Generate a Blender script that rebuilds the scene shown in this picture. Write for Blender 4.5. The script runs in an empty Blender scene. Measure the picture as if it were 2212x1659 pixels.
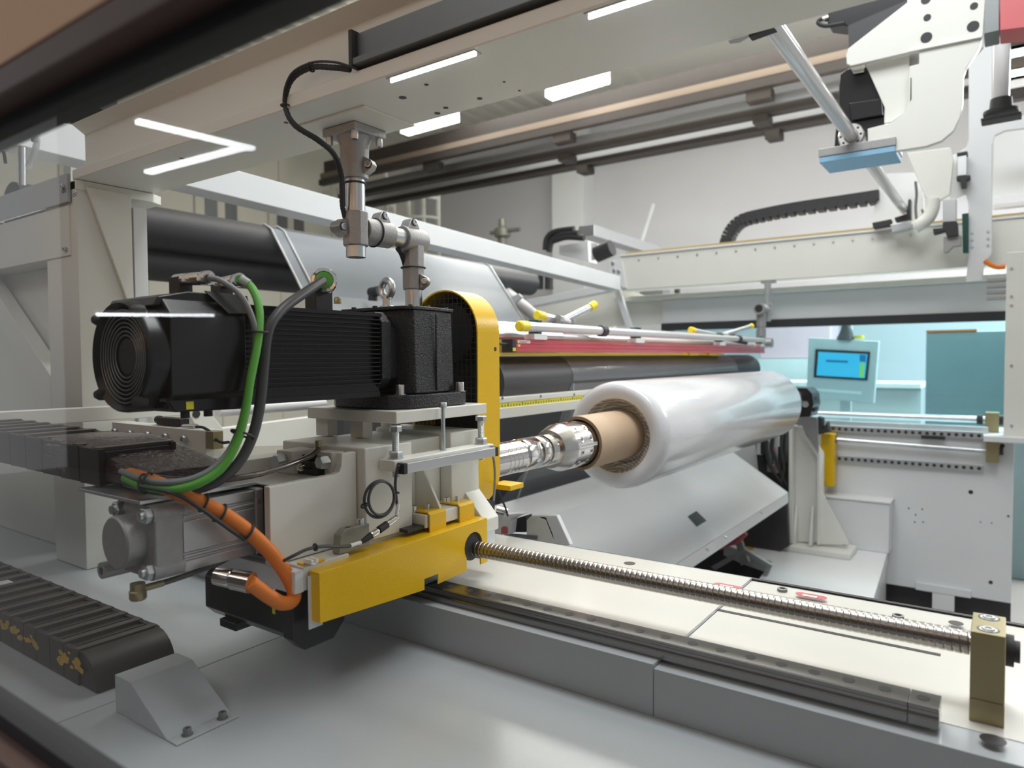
import bpy, bmesh, math, random
from mathutils import Vector, Matrix
random.seed(7)
C = bpy.context.scene.collection
sc = bpy.context.scene
PI = math.pi

# ------------------------------------------------------------------ camera
CX, CY, F = 1106.0, 829.5, 1517.98           # principal point and focal length for the 2212x1659 frame
ROT = Matrix(((0.81781432, -0.0157272, 0.57526724),
              (0.57544186, 0.034182, -0.81712805),
              (-0.00681265, 0.99929187, 0.03700462)))
EYE = Vector((0.0, 0.0, 1.45))
cam_d = bpy.data.cameras.new('camera')
cam = bpy.data.objects.new('camera', cam_d)
C.objects.link(cam)
cam.matrix_world = Matrix.Translation(EYE) @ ROT.to_4x4()
cam_d.sensor_fit = 'HORIZONTAL'
cam_d.sensor_width = 36.0
cam_d.lens = F / 2212 * 36
cam_d.clip_start = 0.02
cam_d.dof.use_dof = True
cam_d.dof.focus_distance = 1.75
cam_d.dof.aperture_fstop = 3.2
sc.camera = cam

# ------------------------------------------------------------------ world, lights, exposure
w = bpy.data.worlds.new('hall_daylight')
sc.world = w
w.use_nodes = True
bg = w.node_tree.nodes['Background']
bg.inputs[0].default_value = (0.97, 0.985, 1.0, 1)
bg.inputs[1].default_value = 0.38
sc.view_settings.view_transform = 'Standard'
sc.view_settings.look = 'None'
sc.view_settings.gamma = 1
sc.view_settings.use_curve_mapping = False
sc.view_settings.exposure = 0.0


def area(name, loc, size, size_y, power, rot=(0, 0, 0), col=(1, 1, 1)):
    d = bpy.data.lights.new(name, 'AREA')
    d.shape = 'RECTANGLE'
    d.size, d.size_y, d.energy, d.color = size, size_y, power, col
    o = bpy.data.objects.new(name, d)
    o.location = loc
    o.rotation_euler = rot
    C.objects.link(o)
    return o


# unseen area fills added over aisle, machine and far hall; one points up
area('fill_light_aisle', (-1.6, -2.6, 4.6), 5.0, 1.2, 34, (math.radians(38), 0, 0), (1.0, 0.99, 0.97))
area('fill_light_machine', (-0.3, 2.0, 5.4), 3.2, 1.6, 200, (math.radians(20), 0, 0), (0.96, 0.98, 1.0))  # fill tilted to brighten the far frame's front faces
area('fill_light_middle', (-2.2, 4.6, 5.6), 2.5, 2.5, 90, (0, 0, 0), (1.0, 0.99, 0.96))
area('fill_light_far', (-3.5, 9.3, 5.9), 9.0, 2.0, 560, (0, 0, 0), (1.0, 0.99, 0.95))
area('fill_light_ceiling', (-2.0, 8.2, 3.9), 9.0, 1.5, 380, (PI, 0, 0), (1.0, 0.97, 0.88))  # uplight added to brighten the roof sheet
area('fill_light_right', (1.6, 9.6, 4.4), 4.0, 2.5, 900, (0, 0, 0), (0.97, 0.99, 1.0))  # fill added to brighten the view behind the tinted window

# ------------------------------------------------------------------ materials


def mat(name, col, rough=0.5, metal=0.0, nscale=0, namt=0.0, bump=0.0, bscale=60, coat=0.0, trans=0.0, alpha=1.0,
        emit=None, estr=0.0, sss=0.0, stretch=None, ior=1.45):
    m = bpy.data.materials.new(name)
    m.use_nodes = True
    nt = m.node_tree
    b = nt.nodes['Principled BSDF']
    b.inputs['Base Color'].default_value = (*col, 1)
    b.inputs['Roughness'].default_value = rough
    b.inputs['Metallic'].default_value = metal
    b.inputs['Coat Weight'].default_value = coat
    b.inputs['Coat Roughness'].default_value = 0.08
    b.inputs['Transmission Weight'].default_value = trans
    b.inputs['Alpha'].default_value = alpha
    b.inputs['IOR'].default_value = ior
    if sss:
        b.inputs['Subsurface Weight'].default_value = sss
        b.inputs['Subsurface Radius'].default_value = (0.05, 0.05, 0.05)
    if emit:
        b.inputs['Emission Color'].default_value = (*emit, 1)
        b.inputs['Emission Strength'].default_value = estr
    tc = nt.nodes.new('ShaderNodeTexCoord')
    mp = nt.nodes.new('ShaderNodeMapping')
    nt.links.new(tc.outputs['Object'], mp.inputs[0])
    if stretch:
        mp.inputs['Scale'].default_value = stretch
    if namt:
        n = nt.nodes.new('ShaderNodeTexNoise')
        n.inputs['Scale'].default_value = nscale or 8
        n.inputs['Detail'].default_value = 6
        nt.links.new(mp.outputs[0], n.inputs['Vector'])
        r = nt.nodes.new('ShaderNodeMapRange')
        r.inputs['To Min'].default_value = 1 - namt
        r.inputs['To Max'].default_value = 1 + namt
        nt.links.new(n.outputs['Fac'], r.inputs[0])
        mx = nt.nodes.new('ShaderNodeMix')
        mx.data_type = 'RGBA'
        mx.blend_type = 'MULTIPLY'
        mx.inputs[0].default_value = 1
        mx.inputs[6].default_value = (*col, 1)
        nt.links.new(r.outputs[0], mx.inputs[7])
        nt.links.new(mx.outputs[2], b.inputs['Base Color'])
    if bump:
        n2 = nt.nodes.new('ShaderNodeTexNoise')
        n2.inputs['Scale'].default_value = bscale
        n2.inputs['Detail'].default_value = 3
        nt.links.new(mp.outputs[0], n2.inputs['Vector'])
        bp = nt.nodes.new('ShaderNodeBump')
        bp.inputs['Strength'].default_value = bump
        bp.inputs['Distance'].default_value = 0.004
        nt.links.new(n2.outputs['Fac'], bp.inputs['Height'])
        nt.links.new(bp.outputs[0], b.inputs['Normal'])
    return m


M = dict(
    white=mat('white_enamel', (0.74, 0.74, 0.69), 0.32, nscale=5, namt=0.04, bump=0.03, bscale=220),
    cool=mat('cool_white_enamel', (0.72, 0.735, 0.75), 0.35, nscale=4, namt=0.04),
    bed=mat('grey_white_bed_paint', (0.43, 0.46, 0.485), 0.22, nscale=3, namt=0.07, bump=0.04, bscale=260),
    cream=mat('ivory_rail_bed_paint', (0.64, 0.625, 0.575), 0.25, nscale=6, namt=0.05),
    yellow=mat('yellow_enamel', (0.82, 0.50, 0.004), 0.30, nscale=7, namt=0.06, bump=0.10, bscale=240),
    yplast=mat('yellow_plastic', (0.90, 0.72, 0.03), 0.4),
    castblk=mat('black_cast_paint', (0.011, 0.0105, 0.0125), 0.26, bump=1.0, bscale=260),
    black=mat('black_plastic', (0.008, 0.008, 0.0095), 0.28, nscale=10, namt=0.2),
    matte=mat('matte_black_rubber', (0.03, 0.03, 0.033), 0.6, nscale=6, namt=0.15),
    roller=mat('dark_rubber_roller', (0.045, 0.044, 0.048), 0.48, nscale=3, namt=0.15),
    screw=mat('ground_screw_steel', (0.36, 0.34, 0.32), 0.27, 1.0, nscale=30, namt=0.1),
    greyblk=mat('grey_green_steel', (0.30, 0.30, 0.26), 0.42, 0.5, nscale=20, namt=0.12),
    steel=mat('bright_steel', (0.62, 0.61, 0.60), 0.22, 1.0, nscale=30, namt=0.1),
    chrome=mat('polished_chrome', (0.72, 0.70, 0.68), 0.10, 1.0),
    zinc=mat('galvanised_steel', (0.62, 0.65, 0.67), 0.32, 0.95, nscale=18, namt=0.18),
    castal=mat('cast_aluminium', (0.37, 0.365, 0.365), 0.45, 0.55, nscale=60, namt=0.12, bump=0.25, bscale=320),
    alu=mat('anodised_aluminium', (0.58, 0.59, 0.60), 0.33, 0.9, nscale=8, namt=0.06),
    darkal=mat('grey_anodised_profile', (0.20, 0.21, 0.215), 0.38, 0.6, nscale=8, namt=0.1),
    rail=mat('ground_rail_steel', (0.25, 0.245, 0.24), 0.26, 1.0, nscale=12, namt=0.15, stretch=(0.3, 1, 1)),
    plug=mat('dark_hole_plug', (0.03, 0.03, 0.032), 0.4),
    brass=mat('chromated_brass', (0.34, 0.29, 0.16), 0.38, 0.7, nscale=9, namt=0.1),
    orange=mat('orange_cable_sheath', (0.75, 0.20, 0.02), 0.5, nscale=30, namt=0.08),
    green=mat('green_cable_sheath', (0.10, 0.36, 0.05), 0.45, nscale=30, namt=0.08),
    grey=mat('grey_cable_sheath', (0.22, 0.235, 0.25), 0.45),
    dgrey=mat('dark_grey_cable', (0.055, 0.055, 0.06), 0.42),
    chain=mat('brown_black_chain', (0.018, 0.011, 0.009), 0.48, nscale=14, namt=0.35),
    chaintop=mat('chain_crossbar_plastic', (0.055, 0.043, 0.035), 0.42, nscale=14, namt=0.25),
    dust=mat('ochre_overspray', (0.55, 0.33, 0.03), 0.7, nscale=40, namt=0.5),
    card=mat('kraft_cardboard', (0.56, 0.41, 0.28), 0.65, nscale=4, namt=0.05, stretch=(1, 1, 3)),
    cardend=mat('cut_cardboard_edge', (0.24, 0.17, 0.10), 0.8, nscale=40, namt=0.2),
    film=mat('wound_clear_film', (0.74, 0.745, 0.77), 0.16, bump=0.16, bscale=38, coat=0.5, sss=0.15, stretch=(6, 0.6, 6)),
    web=mat('clear_film_web', (0.55, 0.60, 0.66), 0.22, alpha=0.55, bump=0.1, bscale=25, stretch=(6, 0.4, 6)),
    webwrap=mat('clear_film_on_roller', (0.42, 0.43, 0.46), 0.16, alpha=0.42, bump=0.35, bscale=40, coat=0.6, stretch=(4, 0.8, 4)),
    red=mat('red_anodised_profile', (0.62, 0.07, 0.10), 0.28, 0.25, coat=0.3),
    redp=mat('red_panel', (0.55, 0.12, 0.13), 0.4),
    dkgreen=mat('dark_green_plastic', (0.012, 0.07, 0.06), 0.4),
    tube=mat('white_lacquered_tube', (0.62, 0.61, 0.62), 0.18, coat=0.5),
    blue=mat('pale_blue_pad', (0.25, 0.47, 0.66), 0.5, nscale=5, namt=0.06),
    gold=mat('ochre_cable_tray', (0.42, 0.31, 0.13), 0.4),
    brown=mat('bronze_door_frame', (0.11, 0.065, 0.055), 0.42),
    tan=mat('copper_tan_panel', (0.72, 0.43, 0.26), 0.5),
    wall=mat('hall_wall_plaster', (0.60, 0.60, 0.63), 0.85, nscale=2, namt=0.03),
    wallc=mat('cream_hall_cladding', (0.68, 0.66, 0.57), 0.8, nscale=2, namt=0.03),
    ceil=mat('cream_roof_sheet', (0.78, 0.76, 0.68), 0.7),
    floor=mat('grey_hall_floor', (0.22, 0.215, 0.21), 0.4, nscale=2, namt=0.1),
    crane=mat('dark_crane_steel', (0.026, 0.020, 0.017), 0.5, 0.1, nscale=6, namt=0.2),
    crane_edge=mat('pale_crane_rail_edge', (0.15, 0.115, 0.09), 0.4, 0.2),  # lighter brown than the crane steel
    cabinet=mat('teal_grey_cabinet', (0.26, 0.35, 0.37), 0.5, nscale=3, namt=0.08),
    hmi=mat('light_grey_panel', (0.60, 0.62, 0.62), 0.45),
    label=mat('white_paper_label', (0.85, 0.85, 0.83), 0.6),
    ink=mat('black_ink', (0.03, 0.03, 0.03), 0.6),
    ylabel=mat('yellow_label', (0.80, 0.72, 0.05), 0.6),
    screen=mat('lit_screen_cyan', (0.02, 0.10, 0.14), 0.3, emit=(0.06, 0.50, 0.78), estr=1.0),
    screeng=mat('lit_screen_green', (0.02, 0.10, 0.05), 0.3, emit=(0.30, 0.70, 0.15), estr=0.9),
    screend=mat('lit_screen_text', (0.02, 0.05, 0.1), 0.3, emit=(0.02, 0.20, 0.42), estr=0.8),
    lamp=mat('lit_lamp_diffuser', (0.9, 0.9, 0.9), 0.5, emit=(0.92, 0.96, 1.0), estr=14.0),
    lampw=mat('lit_warm_lamp_diffuser', (0.9, 0.9, 0.9), 0.5, emit=(1.0, 0.99, 0.94), estr=3.0),
    led=mat('lit_led_strip', (0.9, 0.9, 0.9), 0.5, emit=(0.97, 0.98, 1.0), estr=5.0),
    skin=mat('clear_hose', (0.06, 0.045, 0.04), 0.15, coat=0.6),
    pvc=mat('clear_plastic_tube', (0.55, 0.58, 0.62), 0.1, alpha=0.6, coat=0.5),
    wrap=mat('brown_stretch_wrap', (0.055, 0.040, 0.040), 0.22, bump=0.9, bscale=34, stretch=(1, 3, 8)),
)


def glass(name, tint, refl=1.0, ior=1.5):
    m = bpy.data.materials.new(name)
    m.use_nodes = True
    nt = m.node_tree
    nt.nodes.clear()
    out = nt.nodes.new('ShaderNodeOutputMaterial')
    mix = nt.nodes.new('ShaderNodeMixShader')
    tr = nt.nodes.new('ShaderNodeBsdfTransparent')
    gl = nt.nodes.new('ShaderNodeBsdfGlossy')
    lw = nt.nodes.new('ShaderNodeLayerWeight')     # Schlick reflectance, the same from both sides of the pane
    lw.inputs[0].default_value = 0.5
    pw = nt.nodes.new('ShaderNodeMath')
    pw.operation = 'POWER'
    pw.inputs[1].default_value = 5.0
    nt.links.new(lw.outputs['Facing'], pw.inputs[0])
    fr = nt.nodes.new('ShaderNodeMath')
    fr.operation = 'MULTIPLY_ADD'
    r0 = ((ior - 1) / (ior + 1)) ** 2
    fr.inputs[1].default_value = 1 - r0
    fr.inputs[2].default_value = r0
    nt.links.new(pw.outputs[0], fr.inputs[0])
    tr.inputs[0].default_value = (*tint, 1)
    gl.inputs[0].default_value = (refl, refl, refl, 1)
    gl.inputs[1].default_value = 0.0
    nt.links.new(fr.outputs[0], mix.inputs[0])
    nt.links.new(tr.outputs[0], mix.inputs[1])
    nt.links.new(gl.outputs[0], mix.inputs[2])
    nt.links.new(mix.outputs[0], out.inputs[0])
    return m


M['pane'] = glass('clear_safety_glass', (0.985, 0.99, 0.985), 0.7, 1.36)
M['cyanpane'] = glass('cyan_tinted_glass', (0.76, 0.95, 0.99), 0.7, 1.3)

# ------------------------------------------------------------------ helpers


def S(u, v, x=None, y=None, z=None):
    """surveyed point: where the sight line through photo pixel (u, v) meets the named machine plane (metres)"""
    d = ROT @ Vector((u - CX, CY - v, -F))
    if x is not None:
        t = (x - EYE.x) / d.x
    elif y is not None:
        t = (y - EYE.y) / d.y
    else:
        t = (z - EYE.z) / d.z
    return EYE + d * t


def frame_of(d):
    d = Vector(d).normalized()
    a = Vector((0, 0, 1)) if abs(d.z) < 0.9 else Vector((1, 0, 0))
    s = d.cross(a).normalized()
    return d, s, s.cross(d).normalized()


def spline(pts, n=8):
    p = [Vector(q) for q in pts]
    if len(p) < 3:
        return p
    p = [p[0] * 2 - p[1]] + p + [p[-1] * 2 - p[-2]]
    out = []
    for i in range(1, len(p) - 2):
        for k in range(n):
            t = k / n
            a, b, c, d = p[i - 1], p[i], p[i + 1], p[i + 2]
            out.append(0.5 * (2 * b + (c - a) * t + (2 * a - 5 * b + 4 * c - d) * t * t + (3 * b - a - 3 * c + d) * t ** 3))
    out.append(p[-2])
    return out


class MB:
    def __init__(self):
        self.bm = bmesh.new()

    def face(self, vs):
        try:
            return self.bm.faces.new(vs)
        except ValueError:
            return None

    def box(self, x0, x1, y0, y1, z0, z1):
        v = [self.bm.verts.new((x, y, z)) for z in (z0, z1) for x, y in ((x0, y0), (x1, y0), (x1, y1), (x0, y1))]
        for f in ((3, 2, 1, 0), (4, 5, 6, 7), (0, 1, 5, 4), (1, 2, 6, 5), (2, 3, 7, 6), (3, 0, 4, 7)):
            self.face([v[i] for i in f])
        return self

    def prism(self, poly, vec):
        vec = Vector(vec)
        a = [self.bm.verts.new(p) for p in poly]
        b = [self.bm.verts.new(Vector(p) + vec) for p in poly]
        n = len(a)
        self.face(a[::-1])
        self.face(b)
        for i in range(n):
            self.face([a[i], a[(i + 1) % n], b[(i + 1) % n], b[i]])
        return self

    def ring(self, c, s, u, r, n, ph=0.0):
        return [self.bm.verts.new(c + (s * math.cos(ph + 2 * PI * i / n) + u * math.sin(ph + 2 * PI * i / n)) * r) for i in range(n)]

    def skin(self, A, B):
        n = len(A)
        for i in range(n):
            self.face([A[i], A[(i + 1) % n], B[(i + 1) % n], B[i]])

    def lathe(self, a, d, prof, n=32, ph=0.0):
        a = Vector(a)
        d, s, u = frame_of(d)
        prev = None
        for t, r in prof:
            c = a + d * t
            cur = [self.bm.verts.new(c)] if r < 1e-6 else self.ring(c, s, u, r, n, ph)
            if prev:
                if len(prev) == 1 and len(cur) > 1:
                    for i in range(n):
                        self.face([prev[0], cur[(i + 1) % n], cur[i]])
                elif len(cur) == 1 and len(prev) > 1:
                    for i in range(n):
                        self.face([prev[i], prev[(i + 1) % n], cur[0]])
                elif len(cur) > 1:
                    self.skin(prev, cur)
            prev = cur
        return self

    def cyl(self, a, b, r, n=24, r2=None, ph=0.0):
        a, b = Vector(a), Vector(b)
        L = (b - a).length
        return self.lathe(a, b - a, [(0, 0), (0, r), (L, r if r2 is None else r2), (L, 0)], n, ph)

    def pipe(self, a, b, r, ri, n=24):
        a, b = Vector(a), Vector(b)
        L = (b - a).length
        return self.lathe(a, b - a, [(0, ri), (0, r), (L, r), (L, ri), (0, ri)], n)

    def tube(self, pts, r, n=10, smooth=8, cap=True, rfun=None):
        p = spline(pts, smooth)
        t0 = (p[1] - p[0]).normalized()
        _, s, u = frame_of(t0)
        prev = None
        for i, q in enumerate(p):
            t = (p[min(i + 1, len(p) - 1)] - p[max(i - 1, 0)]).normalized()
            s = (s - t * s.dot(t)).normalized()
            u = t.cross(s)
            cur = self.ring(q, s, u, rfun(i) if rfun else r, n)
            if prev:
                self.skin(prev, cur)
            elif cap:
                self.face(cur[::-1])
            prev = cur
        if cap:
            self.face(prev)
        return self

    def torus(self, c, d, R, r, n=28, m=10):
        c = Vector(c)
        d, s, u = frame_of(d)
        rings = []
        for i in range(n):
            a = 2 * PI * i / n
            o = s * math.cos(a) + u * math.sin(a)
            rings.append([self.bm.verts.new(c + o * (R + r * math.cos(2 * PI * j / m)) + d * r * math.sin(2 * PI * j / m)) for j in range(m)])
        for i in range(n):
            self.skin(rings[i], rings[(i + 1) % n])
        return self

    def capbolt(self, c, d, r, h):
        """socket head cap screw standing on c along d"""
        return self.lathe(c, d, [(0, 0), (0, r), (h * 0.92, r), (h, r * 0.92), (h, r * 0.55), (h * 0.5, r * 0.5), (h * 0.5, 0)], 16)

    def hexnut(self, c, d, r, h):
        return self.lathe(c, d, [(0, 0), (0, r), (h * 0.85, r), (h, r * 0.86), (h, 0)], 6)

    def stud(self, a, b, r, pitch=0.0022):
        a, b = Vector(a), Vector(b)
        L = (b - a).length
        n = max(4, int(L / pitch))
        prof = [(0, 0)]
        for i in range(n):
            prof += [(L * i / n, r * 0.9), (L * (i + 0.5) / n, r)]
        prof += [(L, r * 0.9), (L, 0)]
        return self.lathe(a, b - a, prof, 14)


ORG = {}


def tag(o, label=None, cat=None, group=None, kind=None):
    if label:
        o['label'] = label
    if cat:
        o['category'] = cat
    if group:
        o['group'] = group
    if kind:
        o['kind'] = kind
    return o


def thing(name, label, cat, loc, group=None):
    o = bpy.data.objects.new(name, None)
    o.empty_display_size = 0.05
    o.location = loc
    C.objects.link(o)
    ORG[o.name] = Vector(loc)
    return tag(o, label, cat, group)


def build(name, mb, m, parent=None, bevel=0.0, label=None, cat=None, group=None, kind=None, sharp=38, seg=2):
    bm = mb.bm
    bmesh.ops.recalc_face_normals(bm, faces=bm.faces[:])
    if parent is not None:
        org = ORG[parent.name]
    else:
        xs = [v.co for v in bm.verts]
        org = Vector((sum(p.x for p in xs) / len(xs), sum(p.y for p in xs) / len(xs), min(p.z for p in xs)))
    for v in bm.verts:
        v.co -= org
    lim = math.radians(sharp)
    for f in bm.faces:
        f.smooth = True
    for e in bm.edges:
        if len(e.link_faces) == 2 and e.calc_face_angle(0) > lim:
            e.smooth = False
    me = bpy.data.meshes.new(name)
    bm.to_mesh(me)
    bm.free()
    me.materials.append(M[m] if isinstance(m, str) else m)
    o = bpy.data.objects.new(name, me)
    C.objects.link(o)
    if parent is not None:
        o.parent = parent
    else:
        o.location = org
    ORG[o.name] = org
    if bevel:
        b = o.modifiers.new('edge_bevel', 'BEVEL')
        b.width = bevel
        b.segments = seg
        b.limit_method = 'ANGLE'
        b.angle_limit = math.radians(40)
        b.harden_normals = True
    return tag(o, label, cat, group, kind)


def one(name, mb, m, label, cat, group=None, bevel=0.0, **k):
    return build(name, mb, m, None, bevel, label, cat, group, **k)


def dup(root, off, label=None):
    off = Vector(off)
    r = root.copy()
    C.objects.link(r)
    r.location = root.location + off
    if label:
        r['label'] = label
    for ch in list(root.children):
        c = ch.copy()
        C.objects.link(c)
        c.parent = r
        for g in list(ch.children):
            d = g.copy()
            C.objects.link(d)
            d.parent = c
    return r


def struct(name, mb, m, bevel=0.0, label=None, **k):
    return build(name, mb, m, None, bevel, label=label, kind='structure', **k)


def text(name, body, size, loc, rot, m, parent, depth=0.0002):
    """raised or printed lettering as a mesh of its own under its thing"""
    cu = bpy.data.curves.new(name, 'FONT')
    cu.body = body
    cu.size = size
    cu.align_x = 'CENTER'
    cu.align_y = 'CENTER'
    cu.extrude = depth
    t = bpy.data.objects.new(name, cu)
    C.objects.link(t)
    dg = bpy.context.evaluated_depsgraph_get()
    me = bpy.data.meshes.new_from_object(t.evaluated_get(dg))
    bpy.data.objects.remove(t)
    me.materials.clear()
    me.materials.append(M[m])
    o = bpy.data.objects.new(name, me)
    C.objects.link(o)
    org = ORG[parent.name]
    o.parent = parent
    o.location = Vector(loc) - org
    o.rotation_euler = rot
    return o


X, Y, Z = Vector((1, 0, 0)), Vector((0, 1, 0)), Vector((0, 0, 1))
FLOOR = -0.75

# ------------------------------------------------------------------ hall shell
struct('floor', MB().box(-16, 9, -6, 16, FLOOR - 0.1, FLOOR), 'floor')
struct('wall_front', MB().box(-16, 9, -6.2, -6.0, FLOOR, 7.2), mat('brown_grey_hall_wall', (0.10, 0.09, 0.08), 0.8), label='dim hall wall behind the aisle')
struct('wall_back', MB().box(-16, 9, 14.0, 14.2, FLOOR, 7.2), 'wall')
mb = MB().box(-13.2, -13.0, 0.5, 14.0, FLOOR, 7.2)
for k in range(9):                                        # standing seams of the cladding
    mb.box(-13.0, -12.97, 1.0 + k * 1.45, 1.06 + k * 1.45, FLOOR, 7.2)
struct('wall_left', mb, 'wallc')
mb = MB().box(-16, 9, 2.6, 16, 7.2, 7.3)
for k in range(24):                                       # ribs of the roof sheet
    mb.box(-16 + k * 0.42, -15.85 + k * 0.42, 2.6, 14, 7.13, 7.2)
struct('ceiling', mb, 'ceil')
p = S(1195, 400, y=13.6)
q = S(1262, 400, y=13.6)
struct('trim_1', MB().box(p.x, q.x, 13.55, 14.0, FLOOR, 7.2), 'cool', label='pale square hall column against the back wall')
struct('trim_2', MB().box(-16, 9, 13.9, 14.0, S(1400, 285, y=13.9).z, S(1400, 268, y=13.9).z + 0.35), 'wall')

# two panes in the cladding of the left wall
for n, (u, v) in enumerate(((478, 470), (628, 505))):
    p = S(u, v, x=-12.95)
    fr = struct('window_%d' % (n + 2), MB().box(-12.99, -12.95, p.y - 0.55, p.y + 0.55, p.z - 0.45, p.z + 0.55), 'wallc', label='small dark twin window in cream cladding')
    for s in (-0.22, 0.22):
        build('pane', MB().box(-12.955, -12.93, p.y + s - 0.13, p.y + s + 0.13, p.z - 0.35, p.z + 0.35), 'darkal', fr)


def xbeam(name, m, u0, v0, u1, v1, th, y, depth, label, cat, group=None, parent=None, kind=None):
    """a straight bar along X seen between two photo points on the plane y"""
    a, b = S(u0, v0, y=y), S(u1, v1, y=y)
    z = (a.z + b.z) / 2
    return build(name, MB().box(min(a.x, b.x), max(a.x, b.x), y, y + depth, z - th / 2, z + th / 2), m, parent, 0, label, cat, group, kind)


# crane way and cable trays along the back of the hall
cr = thing('crane_rail', 'dark brown crane rail with lighter lower edge crossing the back of the hall', 'rail', S(1400, 218, y=9.6))
a, b = S(700, 385, y=9.6), S(2300, -10, y=9.6)
zc = S(1480, 176, y=9.6).z
build('web', MB().box(a.x, b.x, 9.6, 9.8, zc - 0.12, zc + 0.14), 'crane', cr)
build('lower_flange', MB().box(a.x, b.x, 9.5, 9.9, zc - 0.22, zc - 0.12), 'crane_edge', cr)
build('conductor_bar', MB().box(a.x, b.x, 9.46, 9.58, zc - 0.36, zc - 0.25), 'crane', cr)
for u in (930, 1215, 1640, 2050):
    c = S(u, 200, y=9.55)
    build('bracket', MB().box(c.x - 0.16, c.x + 0.16, 9.5, 9.7, zc - 0.5, zc - 0.36), 'crane', cr)
for k, (v, lab) in enumerate(((268, 'upper perforated grey cable tray below the crane rail'), (306, 'lower perforated grey cable tray below the crane rail'))):
    c = S(1480, v - 10, y=9.9 + 0.6 * k)
    t = thing('cable_tray', lab, 'cable tray', (c.x, 9.9 + 0.6 * k, c.z))
    build('tray', MB().box(a.x, b.x, 9.9 + 0.6 * k, 10.2 + 0.6 * k, c.z - 0.04, c.z + 0.09), 'alu', t)
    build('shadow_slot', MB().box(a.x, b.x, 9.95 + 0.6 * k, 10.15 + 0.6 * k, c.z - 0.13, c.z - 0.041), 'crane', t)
    for u in (1215, 1640):
        d = S(u, 300, y=9.9)
        build('bracket', MB().box(d.x - 0.1, d.x + 0.1, 9.92 + 0.6 * k, 10.2 + 0.6 * k, c.z - 0.24, c.z - 0.131), 'crane', t)

# lit ceiling lamps seen past the beam
for k, (u0, v0, u1, v1, lab) in enumerate(((865, 281, 975, 250, 'lit hall lamp nearer the tube post, below the big overhead beam'),
                                          (1178, 202, 1303, 163, 'lit hall lamp farther right below the big overhead beam'))):
    a, b = S(u0, v0, y=8.8), S(u1, v1, y=8.8)
    t = thing('ceiling_light', lab, 'lamp', (a + b) / 2, 'lit lamps in the hall')
    d = (b - a).normalized()
    build('housing', MB().prism([a + Z * 0.05, b + Z * 0.05, b + Z * 0.12, a + Z * 0.12], Y * 0.2), 'cool', t)
    build('diffuser', MB().prism([a - Z * 0.05, b - Z * 0.05, b + Z * 0.05, a + Z * 0.05], Y * 0.2), 'lampw', t)

# caged ladder and gangway railing in front of the left part of the back wall
t = thing('caged_ladder', 'white caged ladder standing behind the diagonal white beam', 'ladder', S(900, 560, y=11.6))
zb, zt = FLOOR, S(900, 395, y=11.6).z
for u in (848, 880, 912, 944):
    a = S(u, 400, y=11.6)
    build('stile', MB().box(a.x - 0.035, a.x + 0.035, 11.6, 11.66, zb, zt), 'white', t)
for k in range(7):
    z = zt - k * 0.42
    a, b = S(848, 400, y=11.6), S(944, 400, y=11.6)
    m_ = (a + b) / 2
    pts = [Vector((a.x, 11.62, z))] + [Vector((m_.x + (b.x - a.x) / 2 * math.sin(q), 11.62 - 0.55 * math.cos(q), z)) for q in (-1.2, -0.6, 0, 0.6, 1.2)] + [Vector((b.x, 11.62, z))]
    build('hoop', MB().tube(pts, 0.03, 6, 4), 'white', t)
t = thing('gangway_railing', 'white gangway railing left of the caged ladder', 'railing', S(700, 420, y=10.9))
for v in (352, 402):
    a, b = S(560, v - 40, y=10.9), S(838, v + 62, y=10.9)
    z = S(720, v + 10, y=10.9).z
    build('rail', MB().box(a.x, b.x, 10.9, 10.95, z - 0.04, z + 0.04), 'white', t)
for u in (600, 690, 780, 832):
    a = S(u, 420, y=10.9)
    build('post', MB().box(a.x - 0.035, a.x + 0.035, 10.9, 10.95, S(u, 560, y=10.9).z, S(u, 350, y=10.9).z), 'white', t)
# brass fitting on its riser and a leaning pole in front of the wall
c = S(1085, 500, y=12)
t = thing('pipe_valve', 'greenish brass valve on a thin riser in front of the hall wall', 'valve', (c.x, 12, FLOOR))
build('body', MB().lathe(c - Z * 0.4, Z, [(0, 0), (0, 0.10), (0.25, 0.10), (0.3, 0.17), (0.45, 0.17), (0.5, 0.08), (0.65, 0.08), (0.65, 0)], 16), 'greyblk', t)
build('arm', MB().cyl(c - X * 0.3, c + X * 0.45, 0.045, 10), 'greyblk', t)
build('riser', MB().cyl((c.x, 12, FLOOR), c - Z * 0.4, 0.05, 10), 'hmi', t)
p, q = S(1412, 440, y=11), S(1385, 525, y=11)
q = p + (q - p) * ((p.z - FLOOR) / (p.z - q.z))
one('leaning_pole', MB().cyl(q, p, 0.03, 8), 'label', 'thin pale pole leaning against the back wall', 'pole')

# ------------------------------------------------------------------ safety door the photo is taken through
t = thing('safety_door', 'bronze framed clear safety window right in front of the camera', 'window', (0, 0.3, 0.98))
mb = MB().box(-2.6, 1.6, 0.262, 0.30, 1.690, 1.717)
build('top_rail', mb, 'brown', t, 0.004)
build('seal', MB().box(-2.6, 1.6, 0.285, 0.312, 1.676, 1.692), 'matte', t, label='black rubber seal')
build('upper_panel', MB().box(-2.6, 1.6, 0.262, 0.30, 1.7175, 2.1), 'tan', t, label='copper tan upper panel')
build('bottom_rail', MB().box(-2.6, 1.6, 0.262, 0.30, 0.9, 1.058), 'brown', t, 0.004)
build('seal', MB().box(-2.6, 1.6, 0.285, 0.312, 1.056, 1.075), 'matte', t, label='black rubber seal')
build('glass_pane', MB().box(-2.6, 1.6, 0.290, 0.296, 1.06, 1.69), 'pane', t, label='clear glass pane')

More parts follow.
